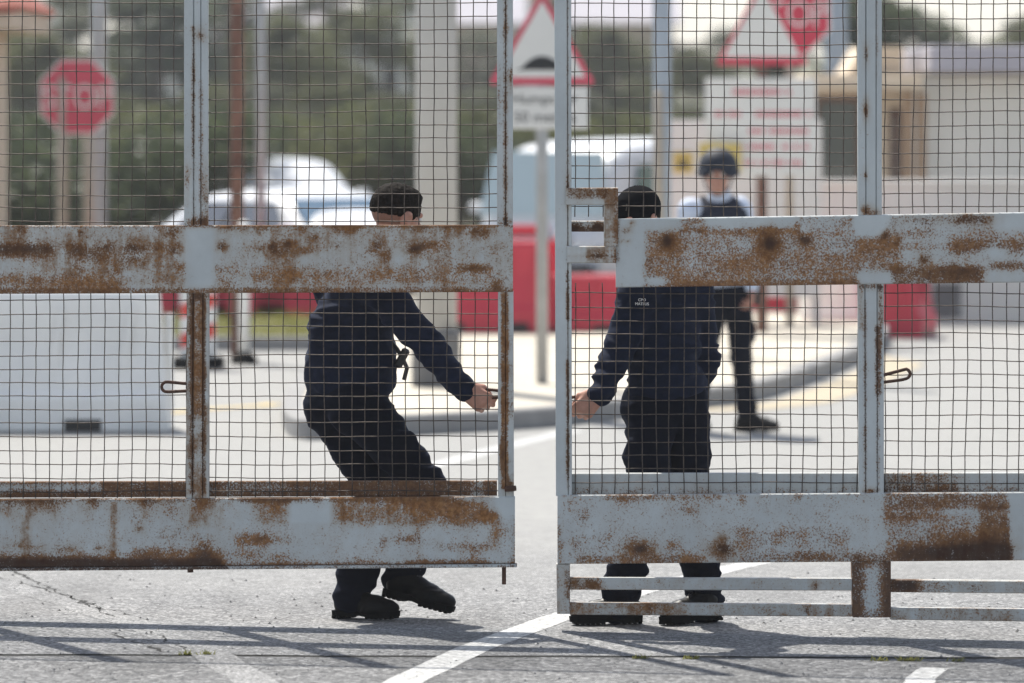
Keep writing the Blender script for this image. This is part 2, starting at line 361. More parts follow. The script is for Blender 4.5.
# back kerb and the grass verge on the left
struct(MB().box((-2.7, 49.2, .05), (3.6, .16, .14), None, .015).build('kerb', M['kerb']))
struct(mesh('verge', [(-4.4, 49.28, .06), (-.9, 49.28, .06), (-.9, 55, .08), (-4.4, 55, .08)], [(0, 1, 2, 3)], M['grass']))
gv, gf = [], []
for i in range(2600):
    x, y = rng.uniform(-4.4, -.9), rng.uniform(49.3, 55); a = rng.uniform(0, 6.28); h = rng.uniform(.04, .13); k = len(gv)
    gv += [(x, y, .06), (x + .02 * math.cos(a), y + .02 * math.sin(a), .06), (x + rng.normal(0, .03), y + rng.normal(0, .03), .06 + h)]; gf.append((k, k + 1, k + 2))
stuff(tag(mesh('grass', gv, gf, M['grass']), 'dry yellow green grass growing on the verge behind the kerb', 'grass'))
gv, gf = [], []
for cx in (188, 205, 640, 690, 880, 905, 912, 958):
    for i in range(26):
        p = GP(cx + rng.normal(0, 4), 657.5 + .009 * (cx - 512)); a = rng.uniform(0, 6.28); h = rng.uniform(.008, .024); k = len(gv)
        gv += [(p.x, p.y, 0), (p.x + .008 * math.cos(a), p.y + .008 * math.sin(a), 0), (p.x + rng.normal(0, .015), p.y + rng.normal(0, .015), h)]; gf.append((k, k + 1, k + 2))
stuff(tag(mesh('weeds', gv, gf, M['grass']), 'tiny green weeds growing along the dark joint across the road', 'weeds'))
# loose grit on the road in front
gv, gf = [], []
for i in range(420):
    p = GP(rng.uniform(-80, 1100), rng.uniform(572, 690)); r = rng.uniform(.003, .008); k = len(gv)
    gv += [(p.x - r, p.y, 0), (p.x, p.y - r, 0), (p.x + r, p.y + r * .3, 0), (p.x, p.y + r, .001), (p.x, p.y, r * 1.1)]; gf += [(k, k + 1, k + 4), (k + 1, k + 2, k + 4), (k + 2, k + 3, k + 4), (k + 3, k, k + 4)]
stuff(tag(mesh('grit', gv, gf, M['concrete']), 'loose grit scattered on the asphalt under the gate', 'grit'))

# ------------------------------------------------------------------ gate
GY0, GSL = 22.66, 0.23
GN = Vector((0, 1, 0))          # away from the camera
def G(px, py, v=0.0):
    Y = GY0 / (1 + GSL * (px - 512) / F); return W(px, py, Y) + GN * v

def rfield(spots, base=(0, 0, 0)):
    def f(x, y):
        d = np.full_like(x, base[0]); k = np.full_like(x, base[1]); b_ = np.full_like(x, base[2])
        for s in spots:
            if s[0] == 'o': _, cx, cy, rx, ry, a, dk = s[:7]; q_ = ((x - cx) / rx) ** 2 + ((y - cy) / ry) ** 2; g = np.exp(-q_); b_ += (np.exp(-q_ / 2.6) * a * .95 if dk >= .3 else 0)
            else:
                _, x0, x1, y0, y1, a, dk, so_ = s[:8]
                sg = lambda t: 1 / (1 + np.exp(-np.clip(t / max(so_, .3) * 3, -30, 30)))
                g = sg(x - x0) * sg(x1 - x) * sg(y - y0) * sg(y1 - y)
            d += g * a; k += g * dk; st = s[-1] if (len(s) == 8 and s[0] == 'o') or len(s) == 9 else (.6 * a if a > 0 else .4 * a)
            b_ += g * st
        return np.clip(np.stack([d, np.clip(k, 0, .95), np.clip(b_, 0, 1), np.ones_like(d)], -1), 0, 1)
    return f

def beam(name, parent, axis, a0, a1, lo, hi, v0, depth, field, profile=None, cell=3.0):
    """a hollow-looking section swept along x ('h') or y ('v') of the gate plane. lo/hi: (value at a0, value at a1) of the two long edges."""
    n = max(1, int(abs(a1 - a0) / cell)); wpx = abs(hi[0] - lo[0]); m = max(2, int(wpx / cell)); c = .004; cp = min(.9, wpx * .12)
    if profile is not None:
        q = []
        for (t0, d0), (t1, d1) in zip(profile[:-1], profile[1:]):
            kk = max(1, int((t1 - t0) * wpx / 1.3)); q += [(t0 + (t1 - t0) * i / kk, d0 + (d1 - d0) * i / kk) for i in range(kk)]
        profile = q + [profile[-1]]
    if profile is None:
        pr = [(0, c)] + [(cp / wpx + (1 - 2 * cp / wpx) * i / m, 0) for i in range(m + 1)] + [(1, c), (1, depth - c), (1 - cp / wpx, depth), (cp / wpx, depth), (0, depth - c)]
    else: pr = [(t, d) for t, d in profile] + [(1, depth), (0, depth)]
    V, px_, py_ = [], [], []; K = len(pr)
    for i in range(n + 1):
        s = i / n; a = a0 + (a1 - a0) * s; l = lo[0] + (lo[1] - lo[0]) * s; h = hi[0] + (hi[1] - hi[0]) * s
        for t, d in pr:
            e = l + (h - l) * t; x, y = (a, e) if axis == 'h' else (e, a)
            V.append(G(x, y, v0 + d)); px_.append(x); py_.append(y)
    Fc = [(i * K + k, (i + 1) * K + k, (i + 1) * K + (k + 1) % K, i * K + (k + 1) % K) for i in range(n) for k in range(K)]
    Fc += [tuple(range(K - 1, -1, -1)), tuple(range(n * K, (n + 1) * K))]
    if axis == 'h': Fc = [tuple(reversed(q)) for q in Fc]
    o = mesh(name, V, Fc, M['gate_paint'], parent)
    at = o.data.attributes.new('rust', 'FLOAT_COLOR', 'POINT')
    at.data.foreach_set('color', field(np.array(px_), np.array(py_)).astype(np.float32).ravel())
    return o

def wires(parent, x0, x1, y0, y1, v, sp=13.7, ph=(0, 0), label=None):
    mb = MB(); seed = rng.uniform(0, 100)
    def off(x, y):
        q = Vector((x * .011, y * .011, seed)); return mnoise.noise(q) * 1.7, mnoise.noise(q + Vector((31, 5, 2))) * 1.7, mnoise.noise(q * .6 + Vector((7, 3, 1))) * .016
    X = list(np.arange(x0 + sp * (.3 + ph[0]), x1, sp)); Y = list(np.arange(y0 + sp * (.3 + ph[1]), y1, sp))
    for k, x in enumerate(X):
        j = rng.normal(0, .45); tl = rng.normal(0, .9); pts = []
        nn = max(2, int((y1 - y0) / 6))
        for i in range(nn + 1):
            y = y0 + (y1 - y0) * i / nn; dx, dy, dv = off(x, y); pts.append(G(x + j + dx + tl * (i / nn - .5) + .12 * math.sin(y / sp * math.pi + k), y, v + dv))
        mb.tube(pts, .0021, 6)
    for k, y in enumerate(Y):
        j = rng.normal(0, .45); tl = rng.normal(0, .9); pts = []
        nn = max(2, int((x1 - x0) / 6))
        for i in range(nn + 1):
            x = x0 + (x1 - x0) * i / nn; dx, dy, dv = off(x, y); pts.append(G(x, y + j + dy + tl * (i / nn - .5) + .12 * math.sin(x / sp * math.pi + k), v - .0045 + dv))
        mb.tube(pts, .0021, 6)
    return mb.build('mesh_panel', M['wire'], parent, True)

def hook(parent, px, py, ln, tilt, side, v=.012):
    """U-shaped rod: two prongs welded behind the post, closed loop pointing to 'side'"""
    r_ = 5.2; pts = [G(px - side * 3, py - r_ * .5, .035)]; r = r_
    for t in (0, .3, .6, .85): pts.append(G(px + side * ln * t, py - r * (.55 + .45 * t) + tilt * t, v))
    for a in range(1, 8):
        q = math.pi * a / 8; pts.append(G(px + side * (ln * .87 + r * math.sin(q) * 1.15), py - r * math.cos(q) + tilt, v))
    for t in (.8, .55, .3, .0): pts.append(G(px + side * ln * t, py + r * (.75 + .25 * t) + tilt * t, v))
    pts.append(G(px - side * 3, py + r_ * .7, .035)); return MB().tube(pts, .0066, 8).build('hook', M['hook'], parent, True)

chan = lambda a, b_: [(0, .003), (.02, 0), (a - .035, 0), (a, .009), (a + .035, 0), (b_ - .03, 0), (b_, .008), (b_ + .03, 0), (.98, 0), (1, .003)]
# ---- left leaf
LL = thing('gate_leaf', 'left leaf of rusted grey mesh gate held by the bareheaded man', 'gate', G(256, 571))
LX = -300
mid_l = [('r', LX, 55, 245, 257, .55, .75, 6), ('o', 20, 246, 30, 5, .3, .3), ('o', 75, 250, 11, 7, .5, .7), ('o', 97, 254, 17, 9, .4, .55), ('o', 132, 247, 9, 5, .55, .75), ('o', 133, 258, 13, 7, .4, .5), ('o', 145, 249, 6, 4, .4, .5), ('o', 158, 248, 5, 4, .4, .5), ('o', 173, 250, 7, 6, .5, .65), ('o', 108, 247, 7, 4, .35, .5),
         ('o', 20, 230, 6, 8, .4, .5), ('o', 80, 233, 3, 3, .5, .8), ('o', 173, 233, 5, 7, .5, .6), ('o', 160, 228, 9, 6, .35, .3), ('o', 222, 246, 4.5, 4.5, .7, .85, .8), ('o', 232, 227, 11, 5, .4, .4), ('o', 118, 270, 4, 4, .4, .4), ('o', 78, 268, 5, 4, .3, .3),
         ('r', LX, 120, 276, 288, .42, .1, 8), ('r', LX, 184, 228, 290, .10, 0, 6, .30), ('r', 60, 184, 255, 290, .10, 0, 8, .25), ('r', LX, 520, 288.5, 296, .5, .4, 2), ('r', LX, 520, 222, 227, .4, .3, 2), ('r', 186, 214, 229, 286, -.3, 0, 3, -.3), ('r', 214, 238, 262, 290, .3, 0, 6), ('o', 180, 268, 8, 6, .3, .1),
         ('r', 238, 520, 222, 292, .12, 0, 6, .25), ('r', 250, 500, 268, 284, .27, 0, 7, .25), ('o', 273, 246, 5, 5, .6, .8), ('o', 287, 245, 6, 4, .6, .8), ('o', 280, 253, 12, 5, .4, .5), ('o', 288, 268, 6, 18, .15, 0, .4), ('o', 306, 250, 8, 3, .5, .3), ('o', 302, 231, 4, 4, .4, .4), ('o', 314, 237, 5, 4, .5, .5), ('o', 338, 246, 4, 4, .55, .6), ('o', 262, 247, 5, 3, .3, .4),
         ('o', 377, 245, 6, 5, .6, .7), ('o', 386, 255, 6, 6, .5, .45), ('o', 370, 252, 8, 6, .25, .1), ('o', 413, 250, 7, 5, .6, .7), ('o', 421, 247, 8, 5, .5, .6), ('o', 436, 247, 14, 6, .4, .15), ('o', 475, 232, 5, 4, .55, .7), ('o', 484, 234, 5, 4, .55, .6), ('r', 458, 488, 266, 270.5, .65, .8, 4, .6), ('o', 419, 226, 10, 6, .45, .45), ('o', 446, 229, 6, 9, .4, .35), ('o', 462, 226, 8, 5, .35, .35), ('o', 340, 227, 9, 7, .4, .3), ('o', 355, 228, 7, 6, .4, .3), ('o', 262, 226, 12, 5, .3, .3), ('r', 493, 502, 280, 292, .4, .4, 4),
         ('o', 345, 250, 12, 10, -.2, 0), ('o', 312, 258, 18, 8, -.15, 0), ('o', 398, 255, 6, 7, -.3, 0, -.3), ('o', 500, 262, 10, 14, -.12, 0)]
beam('beam', LL, 'h', LX, 513, (226, 225), (295, 292), 0, .055, rfield(mid_l, (.22, 0, .30)))
low_l = [('r', LX, 520, 494, 502, .34, .4, 3), ('o', 8, 503, 10, 8, .35, .4), ('o', 26, 502, 12, 10, .3, .4), ('o', 50, 504, 15, 9, .4, .45), ('o', 95, 503, 7, 7, .35, .4), ('r', 22, 30, 500, 562, .06, 0, 4, .75), ('r', 110, 116, 502, 564, .18, 0, 2.5, 1.0), ('o', 148, 503, 9, 7, .45, .5), ('o', 137, 517, 8, 8, .3, .2), ('o', 172, 512, 8, 10, .25, .15),
         ('r', LX, 222, 559, 575, .85, .9, 3), ('r', LX, 222, 552, 566, .25, .2, 4), ('r', LX, 100, 556, 564, .28, .35, 4), ('r', 210, 520, 562.5, 575, .55, .5, 3), ('r', 130, 186, 546, 556, .33, .1, 4), ('o', 150, 556, 10, 5, .3, .2), ('o', 205, 555, 10, 10, .45, .5), ('r', 190, 212, 534, 560, .3, .1, 4), ('r', 235, 268, 534, 547, .42, .1, 4), ('r', 215, 262, 550, 560, .38, .1, 4), ('o', 268, 540, 20, 6, .4, .15), ('o', 280, 557, 12, 5, .4, .1), ('o', 25, 546, 14, 3, .3, .3), ('o', 60, 549, 12, 3, .3, .3), ('o', 98, 548, 5, 2.5, .4, .4), ('o', 140, 529, 3, 2.5, .5, .5), ('r', 150, 185, 528, 543, .16, .2, 5),
         ('r', 186, 224, 504, 526, .12, .05, 7, .6), ('o', 200, 506, 7, 8, .45, .3), ('r', 255, 289, 495, 523, .22, 0, 5, .55), ('o', 275, 505, 8, 9, .4, .1), ('r', 240, 320, 496, 503, .35, .3, 3), ('o', 320, 505, 6, 6, .3, 0), ('r', 332, 500, 495, 525, .3, 0, 5, .8), ('o', 425, 503, 28, 6, .35, .1), ('o', 450, 511, 40, 8, .38, .05), ('o', 488, 517, 14, 5, .4, .05), ('o', 470, 499, 25, 2.5, -.6, 0, -.9), ('o', 500, 503, 14, 8, -.6, 0, -.9), ('o', 512, 505, 12, 11, -.5, 0, -.9), ('r', 290, 332, 500, 523, -.3, 0, 2, -.3),
         ('o', 408, 540, 16, 5, .5, .2), ('o', 384, 543, 5, 8, .3, .05), ('o', 495, 535, 7, 9, .32, 0, .4), ('o', 480, 546, 18, 4, .35, 0, .35), ('o', 445, 548, 14, 6, .3, .1), ('r', 405, 490, 559, 565, .4, .2, 3), ('o', 474, 556, 6, 6, .35, 0), ('o', 356, 560, 14, 3, .3, .1), ('r', 417, 421, 524, 560, .1, 0, 2, .5), ('r', 512.5, 516, 500, 570, .35, .3, 2)]
beam('beam', LL, 'h', LX, 515, (501, 496.5), (570, 563.5), -.004, .06, rfield(low_l, (.24, 0, .24)))
beam('flange', LL, 'h', LX, 517, (570.3, 563.8), (573, 567.2), -.012, .075, rfield([('r', LX, 230, 0, 999, .3, .3, 4)], (.45, .6, .2)))
beam('inner_rail', LL, 'h', LX, 497, (483, 481.5), (500, 496.5), .052, .03, rfield([('r', LX, 100, 484, 492, -.55, -.4, 3, -.3), ('r', 210, 290, 483, 493, -.35, -.2, 9, -.1), ('r', 470, 485, 480, 500, -.4, -.2, 3)], (.88, .55, .5)))
pf = rfield([('r', 191.5, 195, 25, 158, .5, .7, 1.2, .6), ('r', 199, 203, 80, 225, .45, .4, 2), ('o', 206, 205, 3, 25, .55, .5), ('o', 187, 180, 3, 14, .5, .4), ('r', 184, 208, 218, 227, .5, .5, 4), ('o', 200, 35, 5, 5, .45, .4), ('r', 192, 196, 160, 225, .3, .2, 2)], (.10, 0, .05))
beam('post', LL, 'v', -112, 226, (184, 184), (208, 208), .002, .048, pf, chan(.40, .70))
pf2 = rfield([('r', 191, 204, 288, 415, .55, .08, 2, 1.0), ('r', 192, 203, 410, 500, .25, .1, 3, .8), ('r', 189.5, 194, 300, 495, .5, .55, 1.5, .6), ('r', 202, 206, 300, 495, .55, .6, 1.5, .6), ('r', 186, 189, 300, 495, .25, .2, 1.5, .3), ('r', 186, 210, 290, 300, .4, .6, 4)], (.12, .1, .5))
beam('post', LL, 'v', 292, 498, (187, 186), (209, 209), .004, .046, pf2, chan(.28, .72))
pf3 = rfield([('r', 503.5, 507.5, -120, 226, .5, .5, 1.3, .7), ('o', 511, 75, 2.5, 12, .6, .5), ('r', 497, 513, 219, 227, .5, .4, 3), ('o', 499, 100, 3, 40, .3, .2)], (.1, .05, .12))
beam('post', LL, 'v', -112, 225.3, (497, 497), (513, 513), .002, .048, pf3, [(0, .003), (.05, 0), (.50, 0), (.54, .008), (.58, 0), (.95, 0), (1, .003)])
pf4 = rfield([('r', 501, 508.5, 290, 490, .72, .25, 1.5, 1.0), ('o', 510, 484, 4, 7, .7, .6), ('o', 502, 455, 3, 14, .5, .4), ('r', 510, 514, 360, 420, .3, .4, 2)], (.12, .05, .22))
beam('post', LL, 'v', 291, 497, (498, 498), (513.5, 514), .003, .046, pf4, [(0, .003), (.05, 0), (.44, 0), (.48, .007), (.52, 0), (.95, 0), (1, .003)])
beam('post', LL, 'v', -112, 574, (LX - 24, LX - 24), (LX, LX), -.002, .09, pf2)
beam('post', LL, 'v', -112, 227, (-62, -62), (-38, -38), .002, .048, pf, chan(.40, .70)); beam('post', LL, 'v', 294, 500, (-62, -62), (-38, -38), .002, .048, pf2, chan(.28, .72))
beam('top_rail', LL, 'h', LX, 513, (-113, -113), (-107, -107), .02, .025, rfield([], (.5, .3, .3)))
for a, b_ in ((LX, -62), (-38, 184), (208, 497)):
    wires(LL, a - 2, b_ + 2, -112, 228, .040, ph=(.22 if a == -38 else .3, .05)); wires(LL, a - 2, b_ + 3, 290, 499, .040, ph=(.22 if a == -38 else .3, .45))
hook(LL, 190, 387, 26, 0, -1); hook(LL, 499, 395, 26, 0, -1, .125)
MB().tube([G(504, 562, .03), G(504, 585, .03)], .0085, 8).add(*[[], []]).build('drop_rod', M['hook'], LL)
MB().tube([G(505, 489, -.012), G(516, 488, -.010)], .011, 8).build('bolt', M['hook'], LL)
MB().tube([G(190, 569, .03), G(190, 573, .03)], .012, 8).build('bolt', M['hook'], LL)
# ---- right leaf
RL = thing('gate_leaf', 'right leaf of rusted grey mesh gate with latch frame, held by the capped man', 'gate', G(800, 618))
RX = 1330
mid_r = [('r', 860, RX, 250, 285, .28, .05, 5, .2), ('r', 645, RX, 229, 250, .50, .05, 3, .3), ('r', 643, 860, 250, 290, .62, .05, 4, .4), ('r', 680, 706, 217, 232, .5, .15, 3), ('r', 705, 800, 224, 234, .3, .1, 3), ('o', 667, 241, 6, 7, .5, .9, .5), ('o', 668, 244, 13, 13, .2, .2, .5), ('o', 770, 243, 8, 8, .5, .9, .5), ('o', 770, 244, 17, 15, .25, .2, .6),
         ('o', 626, 231, 3.5, 3, .75, .5), ('o', 622, 241, 2, 1.8, .6, .5), ('o', 628, 241, 2, 1.8, .6, .5), ('o', 632, 223, 2.5, 2.5, .6, .4), ('r', 615, 619, 215, 262, .6, .5, 1.5), ('o', 655, 282, 12, 4, -.8, 0, -.6),
         ('r', 795, 855, 216, 228, .42, .15, 3), ('r', 855, 884, 214, 236, -.6, 0, 3, -.4), ('r', 858, 892, 273, 284, -.45, 0, 4, -.2), ('r', 860, 900, 240, 272, .36, .1, 6), ('o', 806, 241, 6, 5, .5, .9), ('o', 801, 238, 3, 3, .4, .5), ('o', 885, 235, 4.5, 4, .6, .8), ('o', 898, 241, 3.5, 4, .5, .4), ('o', 924, 259, 5, 4, .6, .75),
         ('r', 886, 995, 214, 228, .30, .3, 5), ('o', 970, 219, 26, 6, .5, .55), ('o', 922, 222, 12, 7, .3, .3), ('r', 890, 984, 266, 283, .45, .4, 4), ('o', 960, 272, 22, 8, .3, .3), ('r', 952, 1030, 240, 256, .3, .3, 5), ('o', 994, 252, 11, 7, -.7, 0, -.4), ('o', 1010, 222, 14, 10, -.5, 0, -.2), ('r', 984, 1022, 272, 283, -.3, 0, 3), ('r', 990, 1040, 262, 270, .45, .4, 3), ('r', 900, 950, 236, 245, -.2, 0, 4), ('r', 616, RX, 281, 290, .2, .2, 2)]
beam('beam', RL, 'h', 616, RX, (219, 207.3), (287.5, 278.6), 0, .055, rfield(mid_r, (.02, 0, .02)))
low_r = [('r', 600, 720, 494, 500, .40, .2, 3), ('o', 582, 515, 10, 10, .3, .1), ('o', 742, 500, 5, 6, .5, .2), ('o', 800, 497, 10, 4, .4, .2), ('o', 625, 502, 12, 6, .32, .1), ('o', 690, 508, 18, 8, .22, .1), ('r', 570, 660, 535, 556, .16, .1, 5), ('r', 556, 562, 525, 563, .4, .2, 3), ('o', 640, 549, 8, 5, .7, .85, .8), ('o', 641, 549, 16, 11, .2, .1, .6), ('o', 724, 549, 9, 8, .45, .75, .9), ('o', 724, 549, 14, 13, .2, .2, .9), ('r', 575, 705, 556, 566, .42, .2, 3), ('o', 672, 545, 5, 6, .35, .2), ('o', 685, 555, 14, 8, .3, .1), ('r', 735, 850, 528, 548, .24, .1, 6), ('r', 740, 860, 553, 565, .35, .3, 4), ('o', 815, 555, 20, 6, .25, .2),
         ('r', 884, 1008, 493, 509, .48, .35, 3), ('r', 884, 940, 509, 520, .38, .15, 5), ('r', 884, 1010, 515, 560, .30, .1, 5), ('r', 895, 1013, 546, 566, .5, .7, 6), ('o', 975, 548, 40, 13, .45, .6), ('r', 980, 1010, 505, 560, .32, .25, 4), ('r', 855, 890, 554, 566, .4, .5, 5), ('r', 1011, 1060, 493, 556, -.3, 0, 2), ('r', 860, 884, 500, 520, -.05, 0, 4), ('r', 1040, RX, 500, 560, .25, .1, 9)]
beam('beam', RL, 'h', 557.5, RX, (495, 490.2), (564, 558), -.004, .06, rfield(low_r, (.25, 0, .17)))
beam('inner_rail', RL, 'h', 571, RX, (474, 473), (496, 492), .052, .03, rfield([('r', 884, 960, 474, 494, .45, .4, 6, .4), ('r', 571, RX, 488, 500, .25, .3, 3), ('r', 960, RX, 480, 494, .15, .1, 6)], (.14, 0, .2)))
pr1 = rfield([('r', 566.5, 569, -120, 490, .35, .4, 1.0, .35), ('o', 567.5, 190, 2, 12, .5, .4), ('r', 565.5, 569.5, 270, 320, .4, .4, 1.5, .6), ('r', 565.5, 569.5, 360, 480, .4, .4, 1.5, .6)], (.05, 0, .03))
beam('post', RL, 'v', -112, 496, (554, 556), (571, 572), .002, .05, pr1, [(0, .003), (.04, 0), (.73, 0), (.77, .009), (.81, .002), (.97, .002), (1, .005)])
pr2 = rfield([('o', 866, 55, 2.5, 8, .7, .6), ('o', 866, 110, 2.5, 9, .7, .6), ('o', 866, 175, 2.5, 6, .7, .5), ('o', 866, 210, 5, 5, .8, .6), ('o', 876, 213, 6, 3, .7, .6), ('r', 876, 878, 0, 80, .4, .4, 1.5)], (.04, 0, .03))
beam('post', RL, 'v', -112, 215, (858, 858), (882, 882), .002, .048, pr2, chan(.33, .76))
pr3 = rfield([('r', 878, 883.5, 285, 325, .5, .6, 2, .9), ('r', 875, 882, 325, 395, .75, .7, 2), ('r', 876, 880, 395, 493, .45, .5, 1.5), ('r', 863.5, 867, 300, 493, .5, .5, 1.5), ('r', 859, 884, 283, 290, .5, .7, 3), ('r', 858, 863, 284, 330, .3, .2, 2, .6), ('o', 872, 492, 6, 3, .7, .8)], (.04, 0, .05))
beam('post', RL, 'v', 284, 494, (858, 859), (884, 884), .003, .046, pr3, chan(.27, .74))
beam('post', RL, 'v', -112, 620, (RX, RX), (RX + 26, RX + 26), -.002, .09, pr3)
beam('top_rail', RL, 'h', 556, RX, (-113, -113), (-107, -107), .02, .025, rfield([], (.4, .3, .3)))
# latch frame
lf = rfield([('r', 566, 606, 186, 197, .5, .5, 2, .7), ('r', 604, 619, 188, 262, .15, 0, 3, .85), ('r', 567, 606, 195.5, 198, .5, .7, 1), ('r', 604, 610, 186, 200, .3, .4, 3), ('r', 614, 619, 188, 265, .55, .5, 2), ('o', 597, 255, 10, 6, .6, .6, .6), ('r', 567, 618, 256, 258, .6, .6, 1)], (.06, 0, .35))
LF = beam('latch_frame', RL, 'h', 566, 618, (188, 187.5), (205, 205), -.012, .07, lf)
beam('latch_bar', LF, 'v', 205.2, 246, (604, 604), (618, 618), -.010, .07, lf)
beam('latch_bar', LF, 'h', 567, 616, (246, 246), (263, 263), -.012, .07, lf)
beam('latch_bar', LF, 'h', 566, 606, (221, 221), (232, 232), .05, .04, rfield([('o', 575, 227, 5, 4, .4, .5), ('o', 598, 226, 5, 4, .5, .6), ('r', 560, 610, 227, 233, .4, .4, 2)], (.42, .4, .15)))
# lower open rails
blk = rfield([('r', 866, 878, 566, 612, -.45, -.5, 6, -.2), ('r', 850, 862, 560, 620, .2, .2, 4), ('r', 884, 893, 560, 620, .3, .3, 4)], (.72, .5, .3))
beam('block', RL, 'v', 561, 617.5, (852, 853), (891, 891), .001, .095, blk)
beam('post', RL, 'v', 564.5, 614, (556.5, 557), (570, 570), .001, .095, rfield([('r', 566, 571, 570, 600, .4, .5, 2)], (.3, .1, .5)))
rl = rfield([('r', 890, 918, 578, 594, .8, .9, 6), ('r', 915, 955, 580, 594, .3, .2, 8), ('r', 565, 600, 578, 592, .35, .35, 6, .5), ('o', 592, 584, 8, 6, .4, .2), ('o', 816, 587, 4, 4, .4, .6), ('o', 808, 611, 4, 4, .4, .5), ('o', 650, 607, 12, 6, .35, .2), ('o', 975, 588, 8, 6, .3, .5), ('r', 565, 680, 603, 616, .12, 0, 8, .4), ('r', 565, 9999, 600, 630, .1, .1, 4, .2)], (.24, .1, .38))
for a, b_, t0, t1, u0, u1 in ((570, 852, 578, 579, 590, 591), (891, RX, 580, 584, 592.5, 597), (570, 852, 603, 605, 615, 617), (891, RX, 608, 613, 620, 626)):
    beam('lower_rail', RL, 'h', a, b_, (t0, t1), (u0, u1), .012, .05, rl)
for a, b_ in ((571, 858), (882, RX)):
    wires(RL, a - 3, b_ + 2, -112, 217, .040, sp=13.5, ph=(.22, .3)); wires(RL, a - 3, b_ + 2, 283, 496, .040, sp=13.5, ph=(.22, .5))
hook(RL, 880, 379, 28, -5, 1); hook(RL, 569, 402, 24, 0, 1, .125)

